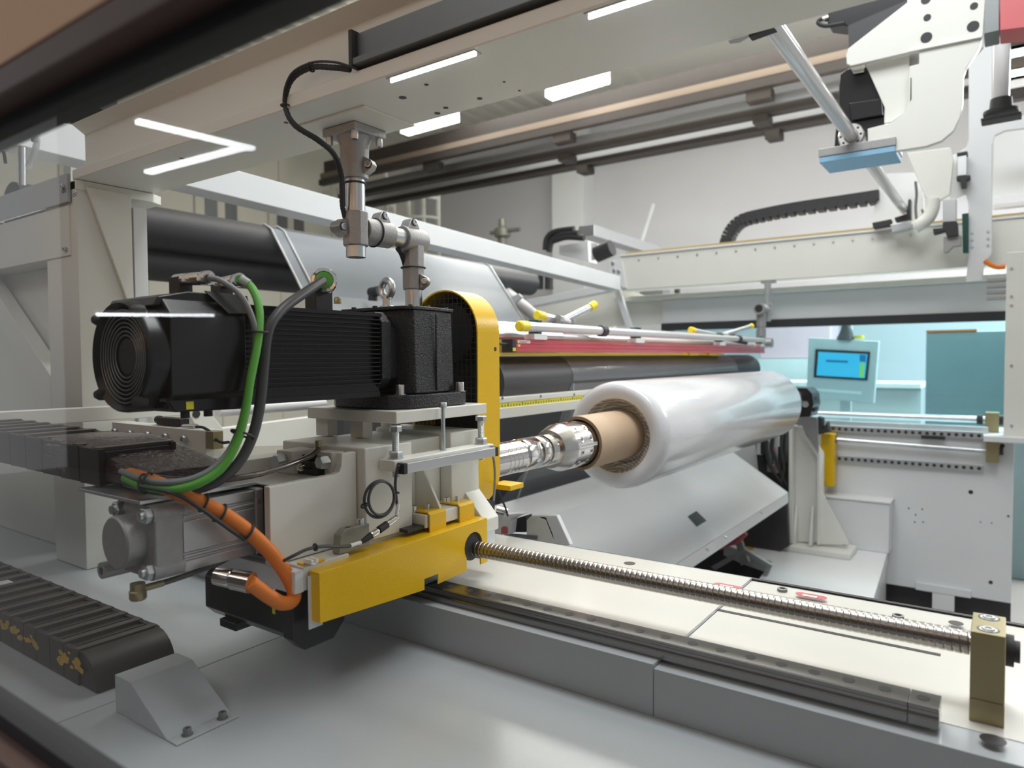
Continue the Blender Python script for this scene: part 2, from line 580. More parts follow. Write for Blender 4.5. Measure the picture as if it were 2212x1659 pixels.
# lamps of the hall behind the operator; the pane mirrors them
for k, (u0, v0, u1, v1, zl, wd, lab) in enumerate((
        (292, 265, 550, 326, 4.2, 0.06, 'longer lit lamp mirrored in the glass over the left column'),
        (318, 376, 524, 322, 4.2, 0.06, 'three section lit lamp mirrored in the glass under the overhead beam'),
        (205, 682, 466, 684, 2.15, 0.03, 'thin lit lamp mirrored as a line across the fan motor'))):
    a, b = S(u0, v0, z=zl), S(u1, v1, z=zl)
    a.y, b.y = 0.58 - a.y, 0.58 - b.y
    t = thing('aisle_light', lab, 'lamp', (a + b) / 2, 'lit aisle lamps mirrored in the glass')
    d = (b - a).normalized()
    s = d.cross(Z).normalized()
    n = 3 if k == 1 else 1
    L = (b - a).length
    for i in range(n):
        p, q = a + d * (L * i / n + 0.02), a + d * (L * (i + 1) / n - 0.03)
        build('diffuser', MB().prism([p - s * wd, q - s * wd, q + s * wd, p + s * wd], Z * 0.04), 'lamp', t)
    build('housing', MB().prism([a - s * wd * 1.3 + Z * 0.041, b - s * wd * 1.3 + Z * 0.041, b + s * wd * 1.3 + Z * 0.041, a + s * wd * 1.3 + Z * 0.041], Z * 0.05), 'cool', t)

# ------------------------------------------------------------------ machine bed
t = thing('machine_bed', 'long grey white machine bed carrying the rail and the screw', 'machine bed', (-1.2, 1.2, FLOOR))
mb = MB().box(-1.428, 1.3328, 0.5522, 1.8088, 0.3552, 0.7798)
build('base_plate', mb, 'bed', t, 0.003)
build('base_plate', MB().box(-3.4272, -1.4299, 0.5522, 1.8088, 0.3552, 0.7798), 'bed', t, 0.003)
build('pedestal', MB().box(-3.332, 1.2376, 0.6664, 1.7612, FLOOR, 0.3552), 'bed', t)
build('rail_ledge', MB().box(-2.7608, -0.5293, 1.2014, 1.8231, 0.7798, 0.8788), 'bed', t, 0.0015, label='raised ledge left of the step')
build('rail_ledge', MB().box(-0.5284, 1.3328, 1.2014, 1.8231, 0.7798, 0.8712), 'bed', t, 0.0015, label='raised ledge right of the step')
build('top_skin', MB().box(-1.904, -0.5293, 1.2852, 1.8136, 0.8788, 0.8802), 'cream', t, 0.0006)
build('top_skin', MB().box(-0.5284, 1.3328, 1.2757, 1.8136, 0.8712, 0.8723), 'cream', t, 0.0006)
build('edge_strip', MB().box(-1.904, 1.3328, 1.824, 1.8374, 0.8312, 0.875), 'crane', t, label='dark strip along the far edge of the bed')
build('screw_slot', MB().box(-0.5331, -0.0952, 1.5565, 1.5689, 0.8723, 0.8731), 'crane', t)
for (u, v, r) in ((1360, 1217, 0.016), (2065, 1346, 0.014), (2145, 1598, 0.017)):
    c = S(u, v, z=0.8802)
    build('bolt_hole', MB().lathe(c, Z, [(0, 0), (0, r), (0.0006, r), (0.0006, 0)], 24), 'plug', t)
for (u, v) in ((1690, 1275), (1940, 1333)):
    c = S(u, v, z=0.8745)
    build('bed_bolt', MB().capbolt(c - Z * 0.003, Z, 0.012, 0.008), 'darkal', t)
for (u, v) in ((1572, 1266), (1752, 1287)):
    c = S(u, v, z=0.8802)
    mb = MB()
    mb.prism([c + Vector((math.cos(q) * 0.013 + (0.022 if math.cos(q) > 0 else -0.022), math.sin(q) * 0.013, 0)) for q in [2 * PI * i / 24 + 0.01 for i in range(24)]], Z * 0.0006)
    sl = build('red_pocket', mb, 'redp', t, label='red stadium shaped pocket')
    build('paper_label', MB().box(c.x - 0.018, c.x + 0.014, c.y - 0.010, c.y + 0.0, c.z + 0.0006, c.z + 0.001), 'label', sl)

# linear guide rail
t = thing('linear_rail', 'dark ground steel guide rail with counterbored holes running out of the yellow cover', 'rail', (-0.5712, 1.2471, 0.8788))
prof = [(1.228, 0.879), (1.228, 0.893), (1.233, 0.897), (1.233, 0.903), (1.227, 0.906), (1.227, 0.911), (1.23, 0.9135), (1.277, 0.9135), (1.28, 0.911), (1.28, 0.906), (1.274, 0.903), (1.274, 0.897), (1.279, 0.893), (1.279, 0.879)]
build('rail_body', MB().prism([(-2.1, y, z) for y, z in prof], X * 1.982), 'rail', t, 0.0008)
build('rail_body', MB().prism([(-0.117, y, z) for y, z in prof], X * 0.0415), 'rail', t, 0.0008, label='short end length of the rail')
for i in range(20):
    x = -0.0985 - i * 0.0535
    build('counterbore', MB().lathe((x, 1.2535, 0.9133), Z, [(0, 0), (0, 0.0095), (0.0006, 0.0095), (0.0006, 0)], 20), 'plug', t)

# ball screw
t = thing('ball_screw', 'bright threaded ball screw running from the yellow cover to the brass coloured block', 'screw', (-0.5712, 1.3709, 0.974))
mb = MB()
n, per, pitch, R0 = 14, 28, 0.0119, 0.0196
x0, x1 = -1.105, -0.043
steps = int((x1 - x0) / pitch * 16)
prev = None
for i in range(steps + 1):
    x = x0 + (x1 - x0) * i / steps
    ring = []
    for k in range(per):
        a = 2 * PI * k / per
        ph = ((x - x0) / pitch - k / per) % 1.0
        g = 1.0 if ph < 0.62 else 0.955 + 0.045 * abs((ph - 0.81) / 0.19) ** 2
        ring.append(mb.bm.verts.new((x, 1.371 + math.cos(a) * R0 * g, 0.974 + math.sin(a) * R0 * g)))
    if prev:
        mb.skin(prev, ring)
    prev = ring
build('thread', mb, 'screw', t, sharp=60)
build('screw_core', MB().cyl((-1.105, 1.371, 0.974), (-0.041, 1.371, 0.974), 0.0148, 20), 'steel', t)

# end bearing block
t = thing('bearing_block', 'brass coloured upright end block holding the screw', 'bearing block', (-0.019, 1.3328, 0.8712))
build('block', MB().box(-0.04, 0.0057, 1.3061, 1.4071, 0.9093, 1.0159), 'brass', t, 0.0015)
build('block_foot', MB().box(-0.04, 0.0057, 1.3061, 1.4071, 0.8723, 0.9088), 'brass', t, 0.0008)
for y in (1.328, 1.388):
    build('sunk_bolt', MB().lathe((-0.0172, y, 1.0160), Z, [(0, 0), (0, 0.0125), (0.0006, 0.0125), (0.0006, 0.0095), (0.0025, 0.0085), (0.0025, 0.005), (0.001, 0.0045), (0.001, 0)], 20), 'zinc', t)
    build('bolt_recess', MB().lathe((-0.0172, y, 1.0157), Z, [(0, 0), (0, 0.0155), (0.0005, 0.0155), (0.0005, 0)], 20), 'plug', t)
build('lock_nut', MB().cyl((0.006, 1.371, 0.974), (0.017, 1.371, 0.974), 0.025, 20).cyl((0.017, 1.371, 0.974), (0.025, 1.371, 0.974), 0.017, 20), 'matte', t)

# chain stops on the bed


def stop(px, label):
    t = thing('chain_stop', label, 'bracket', (px, 0.70, 0.7803), 'white sheet stops beside the lower cable chain')
    pr = [(px, 0.7804), (px, 0.852), (px + 0.059, 0.852), (px + 0.183, 0.783), (px + 0.215, 0.783), (px + 0.215, 0.7804)]
    build('sheet', MB().prism([(x, 0.640, z) for x, z in pr], Y * 0.122), 'bed', t, 0.003, sharp=18)
    for y in (0.669, 0.738):
        build('bolt', MB().cyl((px + 0.198, y, 0.783), (px + 0.198, y, 0.7845), 0.010, 20).capbolt((px + 0.198, y, 0.7845), Z, 0.0075, 0.011), 'darkal', t)
    return t


stop(-1.382, 'nearer white sheet stop at the end of the lower cable chain')
stop(-2.247, 'farther white sheet stop half hidden behind the lower cable chain')


def chain(name, x0, x1, y0, y1, z0, z1, n, label, dusty=False, sag=0.0):
    t = thing(name, label, 'cable chain', ((x0 + x1) / 2, (y0 + y1) / 2, z0))
    L = (x1 - x0) / n
    for i in range(n):
        a = x0 + L * i
        dz = sag * math.sin(PI * (i + 0.5) / n)
        w_ = (y1 - y0)
        mb = MB().box(a + 0.001, a + L - 0.001, y0, y0 + 0.012, z0 + dz, z1 + dz).box(a + 0.001, a + L - 0.001, y1 - 0.012, y1, z0 + dz, z1 + dz)
        mb.box(a + 0.001, a + L - 0.001, y0 + 0.012, y1 - 0.012, z0 + dz + 0.002, z1 + dz - 0.006)
        lk = build('link', mb, 'chain', t, 0.0015)
        cb = MB().box(a + L * 0.62, a + L * 0.92, y0 + 0.002, y1 - 0.002, z1 + dz - 0.006, z1 + dz + 0.0025)
        cb.box(a + L * 0.30, a + L * 0.36, y0 + 0.006, y1 - 0.006, z1 + dz - 0.006, z1 + dz - 0.001)
        build('crossbar', cb, 'chaintop', lk, 0.001)
    return t


lc = chain('lower_cable_chain', -2.90, -1.552, 0.648, 0.820, 0.7815, 0.852, 20, 'brown black cable chain lying on the bed with ochre dust on its side')
pr = [(-1.552, 0.7815)] + [(-1.552 + 0.068 * math.sin(i * PI / 12), 0.7815 + 0.0705 * math.cos(i * PI / 12)) for i in range(7)]
build('end_link', MB().prism([(x, 0.652, z) for x, z in pr], Y * 0.165), 'chain', lc, 0.002)
for (xa, xb) in ((-1.95, -1.75), (-1.64, -1.54), (-2.24, -2.1)):
    mb = MB()
    for j in range(26):
        cx_, cz_ = random.uniform(xa, xb), 0.824 + random.gauss(0, 0.008)
        rr = random.uniform(0.003, 0.011)
        n_ = 9
        mb.prism([(cx_ + rr * 1.8 * random.uniform(0.6, 1) * math.cos(2 * PI * i / n_), 0.6475, cz_ + rr * random.uniform(0.5, 1) * math.sin(2 * PI * i / n_)) for i in range(n_)], Y * -(0.0004 + 0.00002 * j))
    build('dust_smear', mb, 'dust', lc)

uc = chain('upper_cable_chain', -3.3, -1.43, 0.645, 0.80, 1.206, 1.278, 22, 'brown black cable chain at carriage height ending under stretch wrap', sag=0.012)
# stretch film over the end of the upper chain
mb = MB()
prev = None
for i in range(9):
    x = -1.66 + 0.33 * i / 8
    k = i / 8
    ztop, zlow = 1.290 - 0.055 * max(0, k - 0.45) / 0.55, 1.2045
    y0, y1 = 0.638 + 0.03 * k, 0.806 + 0.05 * k
    rg = []
    for j in range(20):
        q = 2 * PI * j / 20
        cy, cz = math.cos(q), math.sin(q)
        sgn = lambda v: (abs(v) ** 0.45) * (1 if v > 0 else -1)
        jit = 1 + 0.05 * random.uniform(-1, 1)
        rg.append(mb.bm.verts.new((x + 0.01 * random.uniform(-1, 1), (y0 + y1) / 2 + (y1 - y0) / 2 * sgn(cy) * jit, (ztop + zlow) / 2 + (ztop - zlow) / 2 * sgn(cz) * jit)))
    if prev:
        mb.skin(prev, rg)
    prev = rg
mb.face(prev)
build("stretch_wrap", mb, "wrap", uc, sharp=25, label="crumpled brown stretch wrap")

# ------------------------------------------------------------------ overhead beam, LED strips, cable duct
t = thing('overhead_beam', 'large white box beam crossing overhead from the left column', 'beam', (-1.0, 1.16, 2.02))
mb = MB()
prof = [(1.035, 2.021), (1.285, 2.021), (1.285, 2.20), (1.05, 2.20), (1.035, 2.195), (1.075, 2.17), (1.075, 2.055), (1.035, 2.052)]
build('box_section', MB().prism([(-2.42, y, z) for y, z in prof], X * 4.2), 'white', t, 0.003)
build('mount_plate', MB().box(-1.42, -1.19, 1.12, 1.285, 2.016, 2.021), 'white', t, 0.001)
for (u, v, r) in ((870, 211, 0.0085), (790, 235, 0.0085), (945, 245, 0.007), (866, 265, 0.0075), (963, 233, 0.006), (921, 183, 0.0045), (1036, 213, 0.006), (1089, 177, 0.003), (1122, 196, 0.003), (714, 300, 0.005), (392, 342, 0.006), (618, 265, 0.005)):
    c = S(u, v, z=2.0205)
    build('bolt_hole', MB().lathe(c, -Z, [(0, 0), (0, r), (0.0006, r), (0.0006, 0)], 20), 'plug', t)
for k, (u0, v0, u1, v1, lab) in enumerate(((857, 186, 1034, 125, 'lit LED strip under the beam edge to the right of the tube post'),
                                           (1275, 46, 1500, -28, 'lit LED strip under the beam edge at the top of the photo'))):
    a, b = S(u0, v0, z=2.012), S(u1, v1, z=2.012)
    t = thing('led_strip', lab, 'lamp', (a + b) / 2, 'LED strips under the overhead beam')
    build('diffuser', MB().box(a.x, b.x, 1.050, 1.054, 2.0135, 2.018), 'led', t)
    build('channel', MB().box(a.x - 0.004, b.x + 0.004, 1.042, 1.064, 2.0185, 2.0208), 'alu', t)
t = thing('cable_duct', 'grey slotted cable duct fixed along the front of the overhead beam', 'cable duct', (-0.7, 1.05, 2.11))
a = S(768, 150, y=1.03)
build('duct', MB().box(a.x, 0.9, 1.036, 1.073, 2.075, 2.128), 'darkal', t, 0.001)
build('lip', MB().box(a.x, 0.9, 1.022, 1.073, 2.060, 2.073), 'darkal', t, 0.001)
build('end_cap', MB().box(a.x - 0.01, a.x, 1.02, 1.073, 2.056, 2.132), 'matte', t, 0.001)

# ------------------------------------------------------------------ tube stand hanging from the beam
PX, PY = -1.33, 1.218
t = thing('tube_stand', 'galvanised clamp tube stand hanging from the overhead beam', 'tube stand', (PX, PY, 2.0))
zt, zb = 2.0, S(768, 556, x=PX).z
QY = S(893, 600, x=PX).y
zl = S(830, 507, x=PX).z
build('flange_plate', MB().box(PX - 0.058, PX + 0.058, PY - 0.052, PY + 0.052, 1.996, 2.0155), 'castal', t, 0.003)
for sx in (-1, 1):
    for sy in (-1, 1):
        build('flange_bolt', MB().capbolt((PX + sx * 0.045, PY + sy * 0.04, 1.996), -Z, 0.009, 0.02), 'zinc', t)
mb = MB().lathe((PX, PY, 1.996), -Z, [(0, 0), (0, 0.043), (0.02, 0.036), (0.10, 0.033), (0.10, 0.026), (0.09, 0)], 28)
so = build('socket', mb, 'castal', t)


def lug(c, d, w_, parent, along):
    """clamp ear with its screw: c centre of the ear, d outward, along the screw axis"""
    c, d, along = Vector(c), Vector(d).normalized(), Vector(along).normalized()
    up = d.cross(along)
    m = MB().prism([c - d * 0.018 - up * 0.024 - along * w_ / 2, c + d * 0.006 - up * 0.011 - along * w_ / 2, c + d * 0.012 - along * w_ / 2,
                    c + d * 0.006 + up * 0.011 - along * w_ / 2, c - d * 0.018 + up * 0.024 - along * w_ / 2], along * w_)
    e = build('clamp_ear', m, 'castal', parent, 0.003)
    build('clamp_screw', MB().hexnut(c + along * w_ / 2, along, 0.0115, 0.001), 'plug', e)
    build('clamp_screw', MB().capbolt(c + along * (w_ / 2 + 0.0005), along, 0.0085, 0.004), 'zinc', e)
    return e


lug((PX + 0.044, PY + 0.012, 1.925), (1, 0.2, 0), 0.028, t, (0.35, -1, 0))
build('post_tube', MB().pipe((PX, PY, zb), (PX, PY, 1.93), 0.0243, 0.0215, 32), 'zinc', t)
build('post_liner', MB().cyl((PX, PY, zb + 0.01), (PX, PY, zb + 0.012), 0.0215, 20), 'plug', t)
build('cross_clamp', MB().lathe((PX, PY, zl - 0.042), Z, [(0, 0.0245), (0, 0.033), (0.084, 0.033), (0.084, 0.0245)], 8, 0.4).lathe((PX, PY + 0.02, zl), Y, [(0, 0), (0, 0.034), (0.095, 0.034), (0.095, 0.0245), (0.08, 0)], 28), 'castal', t, 0.003)
lug((PX - 0.012, PY - 0.047, zl), (0, -1, 0), 0.034, t, (1, 0.1, 0))
lug((PX, PY + 0.085, zl + 0.045), (0, 0, 1), 0.034, t, (1, 0, 0))
build('link_tube', MB().cyl((PX, PY + 0.06, zl), (PX, QY, zl), 0.0243, 32), 'zinc', t)
build('elbow_clamp', MB().lathe((PX, QY - 0.045, zl), Y, [(0, 0.0245), (0, 0.033), (0.075, 0.033), (0.085, 0.028), (0.085, 0)], 28).lathe((PX, QY, zl - 0.01), -Z, [(0, 0), (0, 0.031), (0.125, 0.031), (0.125, 0.0245)], 8, 0.4), 'castal', t, 0.003)
lug((PX, QY - 0.012, zl + 0.045), (0, 0, 1), 0.034, t, (1, 0, 0))
lug((PX + 0.043, QY + 0.004, zl - 0.115), (1, 0, 0), 0.026, t, (0.4, -1, 0))
build('foot_tube', MB().cyl((PX, QY, 1.333), (PX, QY, zl - 0.12), 0.0225, 32), 'zinc', t)
build('sleeve', MB().cyl((PX, QY, zl - 0.185), (PX, QY, zl - 0.136), 0.0235, 32), 'zinc', t)
for (c, d, r) in (((PX, PY, 1.885), Z, 0.0262), ((PX, PY + 0.062, zl), Y, 0.0355), ((PX, QY, zl - 0.075), Z, 0.0325)):
    build('cable_tie', MB().torus(c, d, r, 0.0022, 32, 6), 'matte', t)

# corrugated cable looping from the duct end down the post
t = thing('corrugated_cable', 'black corrugated cable looping from the duct end down the tube post', 'cable', S(750, 150, y=1.05))
pts = [S(u, v, y=y) for u, v, y in ((757, 150, 1.04), (720, 146, 1.03), (672, 146, 1.03), (630, 172, 1.03), (616, 222, 1.035), (634, 268, 1.04), (685, 302, 1.07), (722, 335, 1.13), (737, 385, 1.17), (739, 440, 1.18), (745, 470, 1.19))]
build('conduit', MB().tube(pts, 0.0065, 10, 10, rfun=lambda i: 0.0066 if i % 2 else 0.0058), 'matte', t)
pts = [S(u, v - 4, y=y - 0.01) for u, v, y in ((757, 148, 1.04), (720, 138, 1.03), (672, 140, 1.03), (628, 166, 1.03), (613, 222, 1.035), (638, 270, 1.04), (690, 304, 1.07), (725, 337, 1.13), (741, 385, 1.17), (744, 450, 1.18))]
build('thin_cable', MB().tube(pts, 0.0028, 8, 8), 'matte', t)
for (u, v) in ((672, 145), (616, 228)):
    build('cable_tie', MB().torus(S(u, v, y=1.03), (1, 0, 0.1) if u > 650 else (0, 0, 1), 0.0095, 0.002, 20, 6), 'matte', t)
pts = [S(u, v, x=PX - 0.01) for u, v in ((858, 536), (868, 552), (878, 590), (880, 640))]
build('conduit', MB().tube(pts, 0.0062, 10, 8), 'matte', t)

# ------------------------------------------------------------------ carriage
t = thing('carriage', 'white welded carriage riding on the rail under the gear motor', 'carriage', (-1.28, 1.15, 0.90))
build('base_plate', MB().box(-1.50, -1.108, 0.868, 0.984, 1.000, 1.048).box(-1.50, -1.147, 0.984, 1.40, 1.000, 1.048), 'white', t, 0.003)
# thick foot with chamfered right end
pr = [(-1.50, 1.0), (-1.088, 1.0), (-1.088, 1.035), (-1.155, 1.105), (-1.165, 1.15), (-1.50, 1.15)]
build('foot', MB().prism([(x, 1.4165, z) for x, z in pr], Y * 0.064), 'white', t, 0.003)
build('foot', MB().box(-1.50, -1.153, 1.375, 1.4155, 1.048, 1.15), 'white', t, 0.002)
# step block the yellow clips hold on to
build('clip_ledge', MB().box(-1.2, -1.105, 1.215, 1.38, 1.052, 1.084), 'white', t, 0.003)
build('ledge_recess', MB().box(-1.2, -1.110, 1.16, 1.215, 1.052, 1.060), 'plug', t)
# side wall with a notch at its upper left
y0, y1 = 0.832, 1.054
pl = [(y0, 1.05), (y1, 1.05), (y1, 1.248), (1.014, 1.248), (1.012, 1.222), (1.006, 1.209), (0.996, 1.206), (y0, 1.204)]
build('side_wall', MB().prism([(-1.178, y, z) for y, z in pl], X * 0.018), 'white', t, 0.002)
build('column_block', MB().box(-1.42, -1.136, 1.057, 1.205, 1.05, 1.256), 'white', t, 0.004)
build('web', MB().box(-1.42, -1.185, 1.205, 1.36, 1.05, 1.252), 'white', t, 0.002)
build('spindle_housing', MB().box(-1.42, -1.150, 1.362, 1.478, 1.05, 1.262), 'white', t, 0.004)
build('inner_wall', MB().box(-1.42, -1.36, 0.86, 1.056, 1.05, 1.23), 'white', t, 0.002)
build('floor_plate', MB().box(-1.36, -1.179, 0.86, 1.056, 1.185, 1.195), 'white', t, 0.001)
build('bolt_boss', MB().box(-1.25, -1.20, 1.02, 1.056, 1.195, 1.246), 'white', t, 0.002)
build('bolt_boss', MB().box(-1.345, -1.29, 0.985, 1.056, 1.195, 1.246), 'white', t, 0.002)
for c in ((-1.215, 1.018, 1.226), (-1.318, 0.983, 1.226)):
    build('hex_bolt', MB().hexnut(c, -Y, 0.0155, 0.022), 'zinc', t)
build('valve', MB().box(-1.30, -1.225, 1.0, 1.05, 1.196, 1.225).box(-1.275, -1.25, 1.0, 1.03, 1.225, 1.24), 'black', t, 0.002, label='black valve in the notch')
build('valve_screw', MB().cyl((-1.262, 1.0, 1.214), (-1.262, 0.978, 1.214), 0.006, 14).cyl((-1.262, 0.99, 1.214), (-1.262, 0.984, 1.214), 0.009, 14), 'chrome', t)
c = S(688, 965, x=-1.24)
build('hose_fitting', MB().lathe(c - Z * 0.012, Z, [(0, 0), (0, 0.005), (0.01, 0.005), (0.012, 0.0075), (0.026, 0.0075), (0.026, 0)], 16), 'brass', t)
# gusset
build('gusset', MB().prism([(-1.185, 1.268, 1.205), (-1.165, 1.268, 1.188), (-1.108, 1.268, 1.092), (-1.108, 1.268, 1.085), (-1.185, 1.268, 1.085)], Y * 0.008), 'white', t, 0.001)
# weld bead
mb = MB()
for i in range(7):
    mb.torus((-1.140, 1.166, 1.228 - i * 0.0048), (0.6, 0.5, 0.8), 0.0035, 0.0022, 12, 6)
build('weld_bead', mb, 'white', t)
# left end of the lower plate (grey), its bolts, and the drive motor below
build('drive_plate', MB().box(-1.36, -1.105, 0.845, 0.866, 1.000, 1.044), 'cool', t, 0.002)
for x in (-1.125, -1.185):
    build('plate_bolt', MB().capbolt((x, 0.856, 1.0), -Z, 0.0075, 0.014), 'zinc', t)
# runner blocks on the rail
build('runner_block', MB().box(-1.42, -1.115, 1.19, 1.318, 0.915, 0.999), 'darkal', t, 0.002)
build('runner_block', MB().box(-1.42, -1.098, 1.425, 1.478, 0.93, 0.999), 'zinc', t, 0.002, label='pale farther runner block')
for c in ((-1.152, 1.225, 1.084), (-1.152, 1.345, 1.084)):
    build('cap_screw', MB().capbolt(c, Z, 0.0085, 0.015), 'chrome', t)

# top plate on pillars
t = thing('motor_plate', 'thick white adjusting plate carrying the black gear motor', 'plate', (-1.3, 1.3, 1.30))
build('plate', MB().box(-1.44, -1.130, 1.148, 1.488, 1.302, 1.330), 'white', t, 0.0025)
for (x, y) in ((-1.405, 1.18), (-1.30, 1.20), (-1.40, 1.40)):
    build('pillar', MB().box(x - 0.022, x + 0.022, y - 0.016, y + 0.016, 1.258, 1.302), 'white', t, 0.001)
# stop bar with the sensor profile, jacking screws
t = thing('jack_bar', 'white bar with two jacking studs and a thin centre bolt under the plate', 'bar', (-1.10, 1.28, 1.21))
build('bar', MB().box(-1.136, -1.088, 1.098, 1.462, 1.203, 1.227), 'white', t, 0.002)
for y, in ((1.128,), (1.440,)):
    x = -1.113
    build('jack_stud', MB().stud((x, y, 1.186), (x, y, 1.300), 0.0085), 'zinc', t)
    build('hex_nut', MB().hexnut((x, y, 1.228), Z, 0.0155, 0.0165), 'zinc', t)
    build('washer', MB().cyl((x, y, 1.2272), (x, y, 1.2290), 0.0185, 20), 'zinc', t)
    build('hex_head', MB().hexnut((x, y, 1.288), Z, 0.0145, 0.0128), 'zinc', t)
build('centre_bolt', MB().cyl((-1.113, 1.290, 1.190), (-1.113, 1.290, 1.331), 0.0052, 16).capbolt((-1.113, 1.290, 1.331), Z, 0.0095, 0.013).cyl((-1.113, 1.290, 1.2272), (-1.113, 1.290, 1.2295), 0.009, 16), 'zinc', t)
t = thing('sensor_profile', 'silver sensor profile with black end caps fixed along the jack bar', 'sensor', (-1.075, 1.28, 1.20))
build('profile', MB().box(-1.0875, -1.068, 1.118, 1.442, 1.199, 1.221), 'alu', t, 0.001)
for y in (1.106, 1.442):
    build('end_cap', MB().box(-1.0885, -1.067, y, y + 0.012, 1.198, 1.222), 'matte', t, 0.0015)
# sensor cable with its coil and plug
XC = -1.085
t = thing('sensor_cable', 'thin grey cable coiled in a loop below the silver sensor profile', 'cable', S(820, 1080, x=XC))
e = S(862, 1005, x=-1.078)
pts = [e] + [S(u, v, x=XC) for u, v in ((856, 1025), (854, 1050), (857, 1085), (860, 1105))]
build('lead', MB().tube(pts, 0.0033, 8, 8), 'dgrey', t)
cc = S(820, 1078, x=XC)
R = 0.0385
for k in range(2):
    build('coil_turn', MB().torus(cc + Vector((0.004 * k, 0.002 * k, 0.002 * k)), (1, -0.15 + 0.1 * k, 0.05), R - 0.003 * k, 0.0033, 48, 8), 'dgrey', t)
build('cable_sleeve', MB().cyl(S(860, 1088, x=XC + 0.002), S(857, 1113, x=XC + 0.002), 0.0042, 12), 'label', t)
for (u, v, d) in ((855, 1063, (0, 0.4, 1)), (787, 1092, (0, -0.6, 1))):
    build('cable_tie', MB().torus(S(u, v, x=XC), d, 0.0068, 0.0022, 18, 6), 'matte', t)
a, b = S(858, 1117, x=XC), S(780, 1172, x=XC)
d = (b - a).normalized()
L = (b - a).length
build('plug_shell', MB().lathe(a, d, [(0, 0), (0, 0.0055), (0.01, 0.007), (L * 0.30, 0.007), (L * 0.32, 0)], 16), 'chrome', t)
build('plug_nut', MB().lathe(a + d * L * 0.30, d, [(0, 0), (0, 0.0082), (L * 0.22, 0.0082), (L * 0.24, 0)], 12), 'matte', t)
build('socket_shell', MB().lathe(a + d * L * 0.54, d, [(0, 0), (0, 0.006), (0.006, 0.008), (L * 0.2, 0.008), (L * 0.21, 0)], 12), 'chrome', t)
build('boot', MB().lathe(a + d * L * 0.74, d, [(0, 0), (0, 0.0075), (L * 0.2, 0.0055), (L * 0.26, 0.0035), (L * 0.26, 0)], 14), 'matte', t)
pts = [b] + [S(u, v, x=XC + dx) for u, v, dx in ((765, 1178, 0), (735, 1181, 0.0), (700, 1180, 0.0), (665, 1186, 0), (635, 1200, -0.005), (612, 1212, -0.02))]
build('lead', MB().tube(pts, 0.0034, 8, 8), 'dgrey', t)
build('cable_sleeve', MB().cyl(S(757, 1179, x=XC), S(779, 1172, x=XC), 0.0042, 12), 'label', t)
build('cable_tie', MB().torus(S(681, 1182, x=XC), Y, 0.006, 0.002, 16, 6), 'matte', t)
# grey green cam block under the plug
t = thing('cam_block', 'small grey green steel block behind the sensor plug', 'block', (-1.12, 0.99, 1.048))
pr = [(0.962, 1.049), (1.046, 1.049), (1.046, 1.098), (0.982, 1.098), (0.966, 1.088)]
build('block', MB().prism([(-1.135, y, z) for y, z in pr], X * 0.022), 'greyblk', t, 0.002)
build('screw', MB().capbolt((-1.124, 1.03, 1.098), Z, 0.0075, 0.012), 'zinc', t)
build('screw_hole', MB().cyl((-1.124, 0.995, 1.098), (-1.124, 0.995, 1.0986), 0.0055, 16), 'plug', t)

# ------------------------------------------------------------------ yellow nut cover
t = thing('nut_cover', 'yellow sheet metal cover around the screw nut on the carriage', 'cover', (-1.1, 1.15, 0.93))
XF = -1.075
face = [(0.879, 0.941), (0.879, 1.038), (1.413, 1.044), (1.413, 0.931), (1.385, 0.931), (1.385, 0.961)]
for i in range(13):
    q = math.radians(-38 + i * 256 / 12)
    face.append((1.357 + 0.036 * math.cos(q), 0.983 + 0.036 * math.sin(q)))
face += [(1.329, 0.961), (1.329, 0.929), (1.223, 0.925), (1.223, 0.949), (1.176, 0.949), (1.176, 0.924)]
build('front_sheet', MB().prism([(XF - 0.003, y, z) for y, z in face], X * 0.003), 'yellow', t, 0.0006)
build('top_sheet', MB().prism([(XF - 0.0025, 0.879, 1.0355), (XF - 0.0025, 1.413, 1.0415), (XF - 0.068, 1.413, 1.0415), (XF - 0.068, 0.98, 1.0367), (XF - 0.03, 0.879, 1.0355)], Z * 0.003), 'yellow', t, 0.0008)
build('end_sheet', MB().box(XF - 0.030, XF - 0.0031, 0.879, 0.882, 0.941, 1.0355), 'yellow', t, 0.0006)
build('end_flap', MB().box(XF - 0.058, XF - 0.031, 0.872, 0.92, 1.0485, 1.0520), 'yellow', t, 0.0006)
build('nut_ring', MB().lathe((XF - 0.030, 1.357, 0.983), X, [(0, 0), (0, 0.0355), (0.024, 0.0355), (0.026, 0.021), (0.026, 0)], 32), 'matte', t)
build('back_sheet', MB().box(XF - 0.027, XF - 0.024, 0.872, 0.905, 0.925, 1.03), 'cool', t, 0.0006)
for ya in (1.222, 1.332):
    m = MB().prism([(-1.168, ya, 1.086), (-1.106, ya, 1.086), (-1.1015, ya, 1.0815), (-1.1015, ya, 1.042), (-1.0975, ya, 1.042), (-1.0975, ya, 1.084), (-1.104, ya, 1.090), (-1.168, ya, 1.090)], Y * 0.058)
    k = build('clip', m, 'yellow', t, 0.0006)
    build('clip_screw', MB().capbolt((-1.132, ya + 0.03, 1.090), Z, 0.006, 0.011), 'zinc', k)
t = thing('cable_saddle', 'tiny white plastic cable saddle at the left end of the yellow cover', 'cable saddle', S(672, 1192, x=-1.10))
c = S(668, 1197, x=-1.10)
c.z = 1.0525
build('saddle', MB().box(c.x - 0.012, c.x + 0.012, c.y - 0.005, c.y + 0.0, c.z, c.z + 0.011).box(c.x - 0.012, c.x + 0.012, c.y + 0.007, c.y + 0.012, c.z, c.z + 0.011).box(c.x - 0.012, c.x + 0.012, c.y - 0.005, c.y + 0.012, c.z, c.z + 0.003), 'label', t, 0.001)

